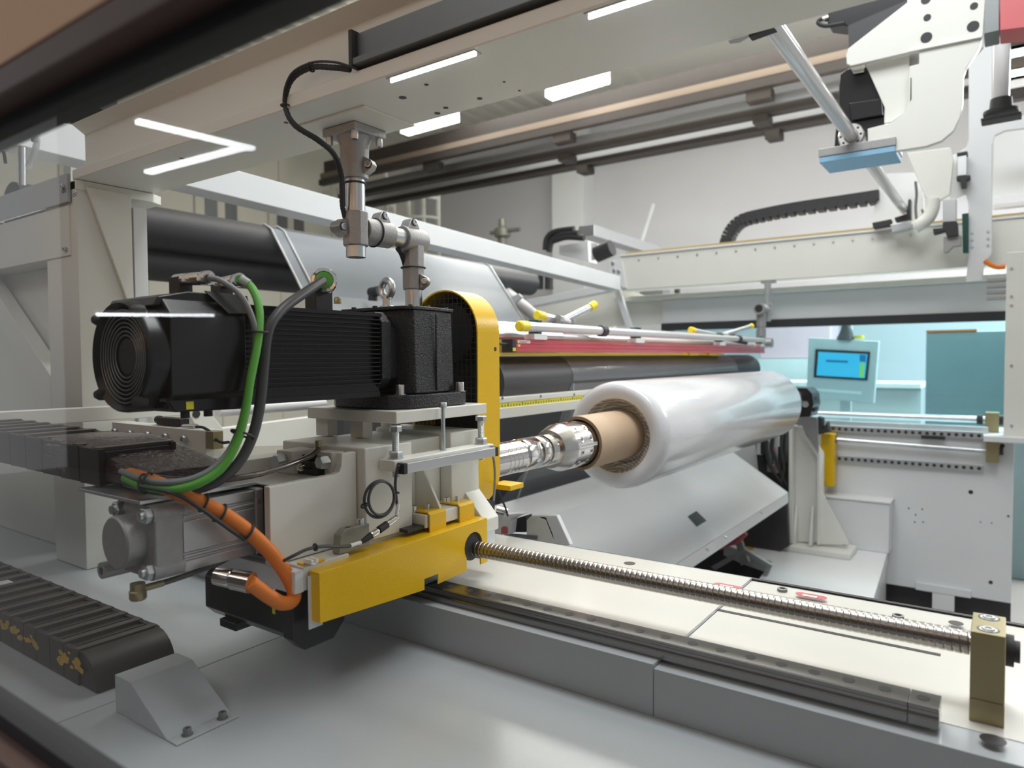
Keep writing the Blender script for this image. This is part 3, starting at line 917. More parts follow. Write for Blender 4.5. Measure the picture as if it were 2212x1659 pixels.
# ------------------------------------------------------------------ gear motor
MX, MZ = -1.285, 1.457
t = thing('gear_motor', 'black gear motor with fan cowl lying on the white plate', 'motor', (MX, 1.2, 1.33))
yf = 0.616
build('fan_cowl', MB().lathe((MX, yf, MZ), Y, [(0.020, 0.080), (0.006, 0.090), (0.0, 0.0955), (0.004, 0.0985), (0.012, 0.1000), (0.13, 0.1000), (0.15, 0.095), (0.19, 0)], 64), 'black', t)
g = build('fan_grille', MB().lathe((MX, yf + 0.016, MZ), Y, [(0, 0), (0, 0.032), (0.004, 0.032), (0.004, 0)], 40), 'matte', t)
for k in range(7):
    build('grille_ring', MB().torus((MX, yf + 0.014 - 0.0008 * k, MZ), Y, 0.038 + k * 0.0075, 0.0014, 56, 6), 'darkal', g)
for k in range(6):
    q = k * PI / 3 + 0.3
    dd = Vector((math.cos(q), 0, math.sin(q)))
    o = Vector((MX, yf + 0.018, MZ))
    build('grille_spoke', MB().cyl(o + dd * 0.03, o + dd * 0.09 - Y * 0.006, 0.0016, 6), 'matte', g)
build('fan_disc', MB().cyl((MX, yf + 0.03, MZ), (MX, yf + 0.032, MZ), 0.088, 40), 'plug', t)
for q in (0.9, 2.4, 3.9, 5.4):
    o = Vector((MX + 0.1 * math.cos(q), yf + 0.004, MZ + 0.1 * math.sin(q)))
    build('cowl_screw', MB().lathe(o, -Y, [(-0.01, 0), (-0.01, 0.011), (0.004, 0.011), (0.012, 0.006), (0.012, 0)], 14), 'matte', t)


def octa(x0, x1, z0, z1, c):
    return [(x0 + c, z0), (x1 - c, z0), (x1, z0 + c), (x1, z1 - c), (x1 - c, z1), (x0 + c, z1), (x0, z1 - c), (x0, z0 + c)]


build('cowl_body', MB().prism([(x, 0.655, z) for x, z in octa(-1.388, -1.184, 1.362, 1.560, 0.028)], Y * 0.15), 'black', t, 0.004)
tb = [(0.640, 1.545), (0.650, 1.562), (0.705, 1.574), (0.80, 1.574), (0.83, 1.570), (0.83, 1.545)]
build('terminal_box', MB().prism([(-1.375, y, z) for y, z in tb], X * 0.165), 'black', t, 0.003)
build('cover_plate', MB().prism([(-1.2085, 0.735, 1.576), (-1.2085, 0.825, 1.572), (-1.180, 0.805, 1.535), (-1.180, 0.765, 1.535)], (0.002, 0, 0.002)), 'black', t, 0.001)
bb = [(0.650, 1.385), (0.668, 1.358), (0.80, 1.356), (0.815, 1.365), (0.83, 1.385)]
build('under_box', MB().prism([(-1.37, y, z) for y, z in bb], X * 0.175), 'black', t, 0.003)
build('warning_label', MB().box(-1.1949, -1.1945, 0.688, 0.702, 1.362, 1.376), 'ylabel', t)
for y in (0.70, 0.745):
    build('drain_plug', MB().cyl((-1.22, y, 1.357), (-1.22, y, 1.345), 0.008, 14), 'matte', t)
mb = MB().box(-1.372, -1.204, 0.805, 1.168, 1.372, 1.552)
for i in range(16):
    z = 1.392 + i * 0.0098
    mb.box(-1.206, -1.188, 0.812, 1.160, z, z + 0.0022)
mb.box(-1.372, -1.192, 0.805, 1.168, 1.548, 1.556)
mb.box(-1.372, -1.200, 0.805, 1.168, 1.362, 1.374)
build('finned_body', mb, 'black', t, 0)
fl = octa(-1.384, -1.184, 1.380, 1.560, 0.024)
build('motor_flange', MB().prism([(x, 1.160, z) for x, z in fl], Y * 0.030), 'castblk', t, 0.002)
build('adapter', MB().prism([(x, 1.190, z) for x, z in octa(-1.374, -1.196, 1.376, 1.552, 0.03)], Y * 0.05), 'castblk', t, 0.003)
gb = [(-1.375, 1.225), (-1.168, 1.225), (-1.150, 1.238), (-1.150, 1.312), (-1.168, 1.398), (-1.40, 1.398), (-1.40, 1.25)]
mb = MB()
A = [mb.bm.verts.new((x, y, 1.366)) for x, y in gb]
B = [mb.bm.verts.new((x - 0.006 if x > -1.2 else x + 0.004, y, 1.568)) for x, y in gb]
mb.skin(A, B)
mb.face(A[::-1])
mb.face(B)
build('gear_housing', mb, 'castblk', t, 0.003)
build('housing_rib', MB().box(-1.152, -1.1475, 1.3085, 1.3165, 1.372, 1.560), 'castblk', t, 0.002)
cv = [(-1.385, 1.215), (-1.17, 1.215), (-1.153, 1.232), (-1.153, 1.312), (-1.168, 1.400), (-1.402, 1.400), (-1.402, 1.25)]
build('housing_cover', MB().prism([(x, y, 1.568) for x, y in cv], Z * 0.008), 'castblk', t, 0.002)
for (x, y) in ((-1.172, 1.245), (-1.172, 1.305), (-1.182, 1.385), (-1.27, 1.222), (-1.345, 1.222), (-1.27, 1.39)):
    build('cover_bolt', MB().hexnut((x, y, 1.576), Z, 0.0065, 0.004), 'castblk', t)
build('vent_plug', MB().lathe(S(729, 645, x=-1.33), Z, [(-0.012, 0), (-0.012, 0.009), (0, 0.009), (0.004, 0.006), (0.004, 0)], 10), 'brass', t)
ft = [(-1.365, 1.176), (-1.185, 1.176), (-1.150, 1.215), (-1.143, 1.30), (-1.143, 1.395), (-1.155, 1.432), (-1.29, 1.432), (-1.29, 1.396), (-1.40, 1.396), (-1.40, 1.2)]
build('foot', MB().prism([(x, y, 1.3305) for x, y in ft], Z * 0.034), 'castblk', t, 0.004)
for (x, y) in ((-1.178, 1.212), (-1.156, 1.408)):
    build('foot_bolt', MB().capbolt((x, y, 1.3645), Z, 0.0105, 0.024).cyl((x, y, 1.3645), (x, y, 1.3662), 0.0145, 20), 'zinc', t)
c = S(836, 624, x=-1.285)
build('eye_bolt', MB().torus(c, (0.15, 1, 0), 0.0215, 0.0088, 40, 14).lathe((c.x, c.y, 1.576), Z, [(0, 0), (0, 0.021), (0.006, 0.021), (0.010, 0.012), (c.z - 1.576 - 0.018, 0.011), (c.z - 1.576 - 0.018, 0)], 24), 'zinc', t)


def plug(a, b, r, base, lab):
    a, b = Vector(a), Vector(b)
    d = (b - a).normalized()
    L = (b - a).length
    k = build('connector', MB().lathe(a, d, [(0, 0), (0, r * 0.95), (L * 0.3, r), (L * 0.33, r * 0.92), (L * 0.36, r), (L * 0.75, r), (L * 0.78, r * 0.9), (L * 0.82, r * 1.08), (L, r * 1.08), (L, r * 0.75), (L * 0.95, 0)], 24), 'chrome', t, label=lab)
    build('connector_base', MB().box(a.x - 0.008, a.x + 0.03, a.y - 0.012, a.y + 0.016, base, a.z + 0.005), 'matte', k, 0.002)
    return k


cg0, cg1 = Vector((-1.335, 0.755, 1.607)), S(452, 600, x=-1.225)
plug(cg0, cg1, 0.0125, 1.572, 'chrome plug of the grey cable')
gg0, gg1 = Vector((-1.33, 0.84, 1.606)), S(519, 604, x=-1.235)
plug(gg0, gg1, 0.0125, 1.56, 'chrome plug of the green cable')
# large threaded plug of the black power cable
bc = S(700, 604, x=-1.235)
dv = Vector((0.75, -0.62, 0.12)).normalized()
k = build('power_connector', MB().lathe(bc - dv * 0.05, dv, [(0, 0), (0, 0.021), (0.022, 0.021), (0.026, 0.029), (0.042, 0.029), (0.046, 0.027), (0.047, 0.021), (0.044, 0.020), (0.044, 0)], 12), 'chrome', t)
build('gland_ring', MB().lathe(bc - dv * 0.01, dv, [(0, 0), (0, 0.0195), (0.006, 0.0195), (0.010, 0.014), (0.010, 0)], 24), 'green', k, label='green seal ring')
build('connector_base', MB().box(bc.x - 0.055, bc.x - 0.018, bc.y - 0.01, bc.y + 0.04, 1.555, bc.z - 0.012), 'matte', k, 0.003)
build('name_plate', MB().box(bc.x - 0.0202, bc.x - 0.0197, bc.y + 0.014, bc.y + 0.034, bc.z - 0.02, bc.z + 0.012), 'ylabel', k)

# cables of the motor
def cable(name, lab, pts, r, m, ties=(), smooth=8):
    t_ = thing(name, lab, 'cable', S(pts[0][0], pts[0][1], x=pts[0][2]))
    build('sheath', MB().tube([S(u, v, x=x) for u, v, x in pts], r, 12, smooth), m, t_)
    for (u, v, x, d, R) in ties:
        tie = build('cable_tie', MB().torus(S(u, v, x=x), d, R, 0.0024, 24, 6), 'matte', t_)
    return t_


gt = cable('green_cable', 'green cable hanging in a long curve from the motor plug to the chain end',
           ((519, 604, -1.235), (541, 618, -1.215), (557, 652, -1.185), (561, 700, -1.165), (554, 755, -1.155), (541, 820, -1.15), (530, 890, -1.148), (512, 955, -1.150), (478, 1012, -1.155), (425, 1046, -1.17), (370, 1057, -1.20), (310, 1050, -1.25), (270, 1032, -1.31)),
           0.0080, 'green', ((560, 716, -1.163, (0.1, 0, 1), 0.016), (524, 938, -1.16, (0, 0.5, 1), 0.021), (312, 1045, -1.25, (0.8, 0.5, 0.1), 0.017)))
build('clear_sleeve', MB().cyl(S(521, 603, x=-1.232), S(538, 614, x=-1.219), 0.0095, 14), 'pvc', gt)
cable('grey_cable', 'slim grey cable running beside the green cable from the left chrome plug',
      ((452, 600, -1.225), (478, 607, -1.20), (515, 633, -1.175), (540, 675, -1.165), (552, 725, -1.165), (547, 790, -1.165), (534, 850, -1.165), (520, 915, -1.165), (498, 968, -1.165), (462, 1010, -1.168), (415, 1034, -1.18), (360, 1042, -1.205), (305, 1034, -1.25), (262, 1018, -1.32)),
      0.0058, 'grey')
cable('black_power_cable', 'thick black power cable curving down from the large hexagonal plug',
      ((697, 607, -1.215), (662, 630, -1.19), (618, 661, -1.17), (588, 695, -1.16), (575, 735, -1.16), (569, 800, -1.165), (562, 870, -1.165), (546, 940, -1.165), (515, 1000, -1.167), (468, 1040, -1.175), (410, 1058, -1.20), (340, 1058, -1.24), (275, 1040, -1.315)),
      0.0102, 'dgrey')
ot = cable('orange_cable', 'thick orange cable looping down to the lower drive motor with black cable ties',
           ((280, 1026, -1.37), (312, 1036, -1.27), (352, 1050, -1.225), (400, 1070, -1.20), (445, 1090, -1.185), (500, 1122, -1.165), (550, 1160, -1.15), (598, 1210, -1.135), (630, 1262, -1.125), (634, 1294, -1.12), (610, 1303, -1.118), (578, 1286, -1.12), (540, 1258, -1.125)),
           0.0138, 'orange', ((318, 1040, -1.24, (0.7, 0.5, -0.2), 0.016), (440, 1086, -1.187, (0.3, 1, -0.55), 0.016), (478, 1108, -1.172, (0.3, 1, -0.6), 0.016), (536, 1148, -1.153, (0.3, 1, -0.75), 0.0155)))
for (u, v, x) in ((467, 1122, -1.16), (334, 1057, -1.235)):
    c = S(u, v, x=x)
    build('tie_head', MB().box(c.x - 0.004, c.x + 0.004, c.y - 0.006, c.y + 0.006, c.z - 0.004, c.z + 0.003), 'matte', ot, 0.001)
cable('thin_black_cable', 'thin black cable tied alongside the orange cable',
      ((300, 1050, -1.22), (380, 1068, -1.19), (432, 1098, -1.165), (470, 1125, -1.155), (505, 1150, -1.15), (528, 1165, -1.15)), 0.0036, 'matte')
cable('air_hose', 'dark glossy air hose running from the chain end to the fitting in the notch',
      ((688, 970, -1.24), (670, 985, -1.225), (630, 1002, -1.205), (575, 1020, -1.19), (510, 1033, -1.18), (440, 1037, -1.20), (360, 1035, -1.25), (290, 1022, -1.33)), 0.0062, 'skin')

# ------------------------------------------------------------------ yellow belt guard
t = thing('belt_guard', 'tall yellow arched belt guard behind the gear motor', 'guard', (-1.285, 1.54, 1.02))
GX, ZT, ZB, R = -1.285, 1.520, 1.136, 0.120


def arch(R):
    o = []
    for i in range(25):
        q = PI * i / 24
        o.append((GX + R * math.cos(q), ZT + R * math.sin(q)))
    for i in range(25):
        q = PI + PI * i / 24
        o.append((GX + R * math.cos(q), ZB + R * math.sin(q)))
    return o


mb = MB()
rings = []
for R_, y in ((R, 1.496), (R, 1.594), (R - 0.004, 1.594), (R - 0.004, 1.496)):
    rings.append([mb.bm.verts.new((x, y, z)) for x, z in arch(R_)])
for i in range(4):
    mb.skin(rings[i], rings[(i + 1) % 4])
build('band', mb, 'yellow', t, 0, sharp=30)
build('back_plate', MB().prism([(x, 1.588, z) for x, z in arch(R - 0.0045)], Y * 0.004), 'matte', t)
lo = [(x, z) for x, z in arch(R - 0.0042) if z < 1.16]
lo = sorted([p for p in lo], key=lambda p: math.atan2(p[1] - 1.16, p[0] - GX))
lo = [(GX - 0.1157, 1.165)] + lo + [(GX + 0.1157, 1.165)]
build('lower_plate', MB().prism([(x, 1.497, z) for x, z in lo], Y * 0.003), 'yellow', t)
build('bolt_tab', MB().box(-1.168, -1.1585, 1.455, 1.496, 1.165, 1.212), 'yellow', t, 0.0008)
build('tab_bolt', MB().cyl((-1.1585, 1.472, 1.190), (-1.1565, 1.472, 1.190), 0.0125, 20).capbolt((-1.1565, 1.472, 1.190), X, 0.009, 0.011), 'zinc', t)
build('side_tab', MB().box(-1.20, -1.13, 1.594, 1.66, 1.078, 1.092), 'yellow', t, 0.001)
build('peep_hole', MB().cyl((-1.1652, 1.575, 1.475), (-1.1646, 1.575, 1.475), 0.006, 20), 'plug', t)
build('pulley', MB().cyl((GX, 1.52, ZT), (GX, 1.575, ZT), 0.085, 40), 'matte', t)
mb = MB()
for k in range(-7, 8):
    x = GX + k * 0.0155
    h = math.sqrt(max(0, (R - 0.006) ** 2 - (x - GX) ** 2))
    mb.box(x - 0.001, x + 0.001, 1.499, 1.501, 1.24, ZT + h)
for k in range(24):
    z = 1.26 + k * 0.0155
    if z < ZT + R - 0.01:
        h = R - 0.006 if z < ZT else math.sqrt(max(0, (R - 0.006) ** 2 - (z - ZT) ** 2))
        mb.box(GX - h, GX + h, 1.499, 1.501, z - 0.001, z + 0.001)
build('mesh_panel', mb, 'matte', t)

# ------------------------------------------------------------------ spindle, chuck, core, roll
SX, SZ = -1.28, 1.136
t = thing('winding_chuck', 'polished steel shaft and expanding chuck holding the cardboard core', 'chuck', (SX, 1.9, SZ))
pf = [(1.45, 0), (1.45, 0.045), (1.62, 0.045), (1.62, 0.052)]
for k in range(4):
    y = 1.735 + k * 0.022
    pf += [(y, 0.052), (y + 0.001, 0.0485), (y + 0.005, 0.0485), (y + 0.006, 0.052)]
pf += [(1.835, 0.052), (1.84, 0.047), (1.848, 0.047), (1.85, 0.054), (1.93, 0.054), (1.931, 0.0533), (1.933, 0.054), (1.985, 0.054), (1.986, 0.0533), (1.988, 0.054), (2.055, 0.054), (2.055, 0)]
build('shaft', MB().lathe((SX, 0, SZ), Y, pf, 56), 'chrome', t)
build('chuck_flange', MB().lathe((SX, 0, SZ), Y, [(2.035, 0.054), (2.035, 0.066), (2.042, 0.0685), (2.095, 0.0835), (2.097, 0.0835), (2.099, 0.083)], 56), 'steel', t)
build('chuck_body', MB().lathe((SX, 0, SZ), Y, [(2.097, 0.06), (2.097, 0.0830), (2.235, 0.0830), (2.30, 0.0815), (2.30, 0)], 56), 'chrome', t)
for q in (-0.75, -0.2, 0.35, 0.9, 1.45, 2.0):
    for y in (2.128, 2.192):
        dd = Vector((math.cos(q), 0, math.sin(q)))
        o = Vector((SX, y, SZ)) + dd * 0.0826
        build('clamp_screw', MB().lathe(o, dd, [(0, 0), (0, 0.0115), (0.0012, 0.0115), (0.0012, 0.008), (0.0006, 0.0035), (0.0006, 0)], 18), 'steel', t)
        build('screw_socket', MB().lathe(o, dd, [(0, 0), (0, 0.005), (0.0016, 0.005), (0.0016, 0)], 6), 'plug', t)
q = 0.08
dd = Vector((math.cos(q), 0, math.sin(q)))
up = Vector((-math.sin(q), 0, math.cos(q)))
o = Vector((SX, 2.105, SZ)) + dd * 0.0833
sc_ = build('scale_strip', MB().prism([o - up * 0.006, o + up * 0.006, o + up * 0.006 + Y * 0.125, o - up * 0.006 + Y * 0.125], dd * 0.0006), 'label', t)
mb = MB()
for k in range(16):
    p_ = o + Y * (0.006 + k * 0.0075) + dd * 0.0007
    mb.prism([p_ - up * 0.001, p_ + up * 0.004, p_ + up * 0.004 + Y * 0.0022, p_ - up * 0.001 + Y * 0.0022], dd * 0.0003)
build('tick_mark', mb, 'ink', sc_)

t = thing('cardboard_core', 'tan cardboard core sticking out of the film roll', 'core', (SX, 2.5, SZ - 0.1))
build('tube', MB().lathe((SX, 0, SZ), Y, [(2.238, 0.0998), (2.235, 0.0992), (2.235, 0.088), (2.6, 0.088), (4.9, 0.088), (4.9, 0.1), (2.238, 0.0998)], 64), 'card', t)
build('cut_edge', MB().lathe((SX, 0, SZ), Y, [(2.2340, 0.0992), (2.2340, 0.0884), (2.2348, 0.0884), (2.2348, 0.0992), (2.2340, 0.0992)], 64), 'cardend', t)

t = thing('film_roll', 'large roll of clear plastic film on the cardboard core', 'film roll', (SX, 3.6, SZ - 0.22))
pf = [(4.70, 0.1005), (4.73, 0.19), (4.72, 0.212), (4.70, 0.2185), (2.585, 0.2185), (2.548, 0.215), (2.528, 0.205), (2.520, 0.190), (2.524, 0.165), (2.534, 0.150)]
build('roll_body', MB().lathe((SX, 0, SZ), Y, pf, 96), 'film', t)
mb = MB()
prev = None
for i in range(22):
    k = i / 21
    rg = []
    for j in range(96):
        q = 2 * PI * j / 96
        wob = 0.007 * math.sin(2.4 * q + 9 * k) * math.sin(PI * k) + 0.004 * math.sin(5 * q - 14 * k) * math.sin(PI * k)
        r = 0.150 - 0.0495 * k + 0.25 * wob
        y = 2.534 + 0.062 * math.sin(k * PI / 2) + wob
        rg.append(mb.bm.verts.new((SX + r * math.cos(q), y, SZ + r * math.sin(q))))
    if prev:
        mb.skin(prev, rg)
    prev = rg
fc = M['film'].copy()
fc.name = 'loose_inner_film_layers'
b = fc.node_tree.nodes['Principled BSDF']
b.inputs['Base Color'].default_value = (0.42, 0.36, 0.29, 1)
wv = fc.node_tree.nodes.new('ShaderNodeTexWave')
wv.wave_type = 'RINGS'
wv.rings_direction = 'Y'
wv.inputs['Scale'].default_value = 26
wv.inputs['Distortion'].default_value = 5
wv.inputs['Detail'].default_value = 2
tcn = fc.node_tree.nodes.new('ShaderNodeTexCoord')
fc.node_tree.links.new(tcn.outputs['Object'], wv.inputs[0])
rmp = fc.node_tree.nodes.new('ShaderNodeValToRGB')
rmp.color_ramp.elements[0].color = (0.34, 0.29, 0.23, 1)
rmp.color_ramp.elements[1].color = (0.66, 0.62, 0.55, 1)
fc.node_tree.links.new(wv.outputs['Fac'], rmp.inputs[0])
fc.node_tree.links.new(rmp.outputs[0], b.inputs['Base Color'])
build('loose_layers', mb, fc, t, sharp=80, label='wavy loose inner film layers')

# ------------------------------------------------------------------ pneumatic cylinder left of the carriage
t = thing('air_cylinder', 'square aluminium air cylinder with cast end cap under the upper chain', 'cylinder', (SX, 0.72, 1.065))
CZ, H = 1.128, 0.066
build('end_cap', MB().prism([(x, 0.635, z) for x, z in octa(SX - H, SX + H, CZ - H, CZ + H, 0.012)], Y * 0.055), 'castal', t, 0.006)
build('cap_boss', MB().lathe((SX - 0.004, 0.60, CZ), Y, [(0, 0), (0, 0.044), (0.003, 0.047), (0.036, 0.047), (0.036, 0)], 40), 'castal', t)
mb = MB()
h = H - 0.003
pf = [(-h, -h), (h, -h), (h, -0.045), (h - 0.004, -0.043), (h - 0.004, -0.040), (h, -0.038), (h, -0.034), (h - 0.004, -0.033), (h - 0.004, -0.030), (h, -0.028),
      (h, 0.028), (h - 0.004, 0.030), (h - 0.004, 0.033), (h, 0.034), (h, 0.038), (h - 0.004, 0.040), (h - 0.004, 0.043), (h, 0.045), (h, h), (-h, h)]
build('barrel', MB().prism([(SX + x, 0.690, CZ + z) for x, z in pf], Y * 0.148), 'alu', t, 0.001)
build('front_cap', MB().box(SX - H, SX + H, 0.838, 0.858, CZ - H, CZ + H), 'castal', t, 0.004)
for sx in (-1, 1):
    for sz in (-1, 1):
        o = Vector((SX + sx * 0.050, 0.635, CZ + sz * 0.050))
        build('tie_rod_nut', MB().hexnut(o, -Y, 0.015, 0.012).cyl(o - Y * 0.012, o - Y * 0.018, 0.008, 14), 'zinc', t)
        build('corner_sleeve', MB().cyl(o + Y * 0.0005, o + Y * 0.056, 0.0175, 20), 'castal', t)
o = Vector((SX - 0.055, 0.60, CZ - 0.058))
build('side_lug', MB().cyl(o, o + Y * 0.06, 0.015, 20), 'castal', t)
build('lug_bore', MB().cyl(o - Y * 0.0004, o - Y * 0.0001, 0.007, 16), 'plug', t)
o = Vector((SX + 0.030, 0.622, CZ - 0.075))
build('elbow_fitting', MB().lathe(o + Z * 0.004, -Z, [(0, 0), (0, 0.013), (0.012, 0.013), (0.014, 0.015), (0.026, 0.015), (0.030, 0.012), (0.030, 0)], 8).cyl(o - Z * 0.008, o - Z * 0.008 + Y * 0.045, 0.0062, 14), 'brass', t)
pts = [o - Z * 0.008 + Y * 0.045, o + Vector((0.012, 0.10, 0.0)), o + Vector((0.02, 0.16, 0.012)), o + Vector((0.01, 0.205, 0.03))]
build('hose', MB().tube(pts, 0.0055, 10, 8), 'skin', t)
build('mount_plate', MB().box(SX - 0.085, -1.198, 0.8585, 0.866, 1.052, 1.198), 'matte', t, 0.001)
build('mount_rail', MB().box(-1.198, -1.18, 0.8585, 0.866, 1.052, 1.198), 'darkal', t, 0.001)
build('thumb_screw', MB().lathe((-1.225, 0.858, 1.168), -Y, [(0, 0), (0, 0.006), (0.004, 0.006), (0.010, 0.012), (0.014, 0.012), (0.014, 0)], 16), 'zinc', t)
t = thing('chain_tray', 'thin steel plate under the end of the upper cable chain', 'plate', (-1.35, 0.75, 1.18))
build('plate', MB().box(-1.47, -1.235, 0.622, 0.858, 1.1975, 1.204), 'zinc', t, 0.001)

# lower drive motor
t = thing('drive_motor', 'black drive motor lying below the grey plate with a chrome cable plug', 'motor', (-1.25, 0.92, 0.90))
build('motor_body', MB().prism([(-1.44, y, z) for y, z in octa(0.862, 0.975, 0.885, 0.998, 0.022)], X * 0.29), 'black', t, 0.003)
build('front_flange', MB().prism([(-1.155, y, z) for y, z in octa(0.852, 0.985, 0.875, 0.999, 0.03)], X * 0.03), 'black', t, 0.003)
build('clear_ring', MB().torus((-1.15, 0.918, 0.938), X, 0.058, 0.003, 36, 8), 'pvc', t)
build('motor_foot', MB().box(-1.40, -1.34, 0.870, 0.965, 0.868, 0.886), 'black', t, 0.003)
a, b = S(468, 1243, x=-1.19), S(543, 1259, x=-1.125)
d = (b - a).normalized()
L = (b - a).length
build('connector', MB().lathe(a, d, [(0, 0), (0, 0.0165), (L * 0.4, 0.0175), (L * 0.44, 0.016), (L * 0.48, 0.0185), (L, 0.0195), (L, 0.014), (L, 0)], 24), 'chrome', t)
build('sticker', MB().box(-1.2, -1.19, 0.8612, 0.8618, 0.94, 0.96), 'ylabel', t)

# ------------------------------------------------------------------ left column of the near frame
t = thing('frame_column', 'white column with gusset carrying the left end of the overhead beam', 'column', (-2.5, 1.14, 0.78))
build('shaft', MB().box(-2.62, -2.40, 1.035, 1.205, 0.7805, 2.018), 'white', t, 0.003)
build('flange', MB().box(-2.62, -2.385, 1.205, 1.250, 0.7805, 1.96), 'cool', t, 0.002)
build('head_plate', MB().prism([(-2.62, 1.035, 2.0195), (-2.395, 1.035, 2.0195), (-2.395, 1.275, 2.0195), (-2.42, 1.32, 2.0195), (-2.62, 1.32, 2.0195)], Z * -0.03), 'white', t, 0.002)
build('gusset', MB().prism([(-2.398, 1.062, 2.0), (-2.398, 1.20, 2.0), (-2.398, 1.20, 1.59)], X * 0.012), 'white', t, 0.001)
build('side_box', MB().box(-3.6, -2.44, 1.03, 1.25, 1.785, 1.945), 'white', t, 0.003)
build('side_plate', MB().box(-3.6, -2.425, 1.022, 1.032, 1.952, 2.040), 'bed', t, 0.001)
build('wing_wall', MB().box(-3.6, -2.70, 1.12, 1.25, 0.7805, 1.785), 'white', t, 0.002)
build('strut', MB().prism([(-3.35, 1.05, 1.78), (-3.20, 1.05, 1.78), (-2.66, 1.05, 1.40), (-2.66, 1.05, 1.28)], Y * 0.05), 'white', t, 0.002)
for (u, v) in ((137, 403), (142, 538), (142, 574), (152, 839)):
    c = S(u, v, y=1.021) if v < 450 else (S(u, v, y=1.028) if v < 560 else S(u, v, y=1.119))
    build('bolt', MB().capbolt(c, -Y, 0.008, 0.008), 'zinc', t)
for (u, v) in ((138, 413), (161, 421)):
    c = S(u, v, y=1.0215)
    text('stamped_number', '125C', 0.016, c, (PI / 2, 0, 0), 'ink', t)
t = thing('hose_bundle', 'clear plastic hose and steel pipe rising left of the beam end', 'hose', S(60, 350, y=1.12))
build('steel_pipe', MB().cyl(S(48, 400, y=1.12), S(47, 240, y=1.12), 0.013, 14), 'zinc', t)
build('clear_hose', MB().tube([S(u, v, y=1.1) for u, v in ((62, 360), (74, 330), (80, 300), (76, 265))], 0.011, 12), 'pvc', t)
build('fitting', MB().lathe(S(76, 306, y=1.1), Z, [(0, 0), (0, 0.013), (0.012, 0.013), (0.012, 0.010), (0.03, 0.010), (0.03, 0.0135), (0.04, 0.0135), (0.04, 0)], 16), 'darkal', t)
build('black_hose', MB().tube([S(u, v, y=1.1) for u, v in ((12, 352), (8, 330), (-2, 300))], 0.006, 8), 'matte', t)
a, b = S(160, 255, y=1.7), S(228, 216, y=1.7)
t = thing('vent_motor', 'small black cylindrical motor above the left end of the beam', 'motor', (a + b) / 2)
build('motor_body', MB().cyl(a, b, 0.055, 24), 'matte', t)
build('stand', MB().box(a.x - 0.04, a.x + 0.04, 1.66, 1.74, FLOOR, a.z - 0.02), 'white', t)
# cross bar and bolted block behind the motor
t = thing('cross_arm', 'white cross arm with dark holes passing behind and below the gear motor', 'arm', S(300, 900, x=-2.25))
pl = [S(u, v, x=-2.25) for u, v in ((-70, 893), (435, 868), (482, 925), (690, 898), (690, 962), (452, 968), (408, 896), (-70, 930))]
build('plate', MB().prism(pl, X * -0.04), 'white', t, 0.003)
for (u, v) in ((424, 894), (548, 931)):
    c = S(u, v, x=-2.249)
    build('hole', MB().cyl(c, c + X * 0.001, 0.014, 20), 'plug', t)
build('guide_tube', MB().cyl(S(470, 888, x=-2.45), S(700, 872, x=-2.45), 0.022, 20).box(-2.46, -2.29, 1.24, 1.27, 1.27, 1.29), 'tube', t)
t = thing('bolted_ledge', 'white ledge block with a row of five socket screws left of the cables', 'block', (-1.98, 1.06, 1.19))
build('ledge', MB().box(-2.24, -1.735, 1.05, 1.10, 1.185, 1.262), 'white', t, 0.002)
build('shelf', MB().box(-2.24, -1.735, 1.02, 1.10, 1.165, 1.184), 'white', t, 0.002)
build('leg', MB().box(-1.80, -1.735, 1.03, 1.10, 1.0, 1.164), 'white', t, 0.002)
build('brass_pad', MB().box(-1.7345, -1.70, 1.05, 1.08, 1.215, 1.262), 'brass', t, 0.001)
for (u, v) in ((252, 932), (285, 936), (323, 939), (361, 943), (401, 948)):
    c = S(u, v, y=1.0495)
    build('socket_screw', MB().capbolt(c, -Y, 0.0105, 0.012), 'zinc', t)
t = thing('clamp_sensor', 'small dark sensor with chrome plug lying on the bolted ledge', 'sensor', S(380, 915, y=1.08))
a, b = S(345, 918, y=1.08), S(395, 916, y=1.08)
build('body', MB().box(a.x, b.x, 1.07, 1.10, 1.2635, 1.285).cyl((a.x - 0.02, 1.085, 1.276), (a.x, 1.085, 1.276), 0.012, 14), 'chain', t, 0.002)
a, b = S(398, 922, y=1.07), S(424, 922, y=1.07)
build('plug', MB().cyl(a, b, 0.0085, 14), 'chrome', t)
pts = [S(u, v, y=1.06) for u, v in ((424, 922), (440, 924), (458, 936), (466, 948), (480, 956), (494, 955))]
build('lead', MB().tube(pts, 0.004, 8), 'matte', t)

# ------------------------------------------------------------------ rollers, film web and guide bars along the machine
RX = -1.75
c = S(1110, 770, x=RX)
RT, RR = 1.462, 0.115
yA, yB = S(1040, 800, x=RX).y, S(1612, 788, x=RX).y
t = thing('contact_roller', 'long dark rubber roller behind the film roll with clear film lying on it', 'roller', (RX, (yA + yB) / 2, RT - 2 * RR))
build('roller_body', MB().lathe((RX, 0, RT - RR), Y, [(yA, 0), (yA, RR), (yB, RR), (yB, 0)], 48), 'roller', t)
build('journal', MB().cyl((RX, yB, RT - RR), (RX, yB + 0.12, RT - RR), 0.03, 20), 'steel', t)
fa, fb = S(1192, 770, x=RX).y, S(1560, 790, x=RX).y


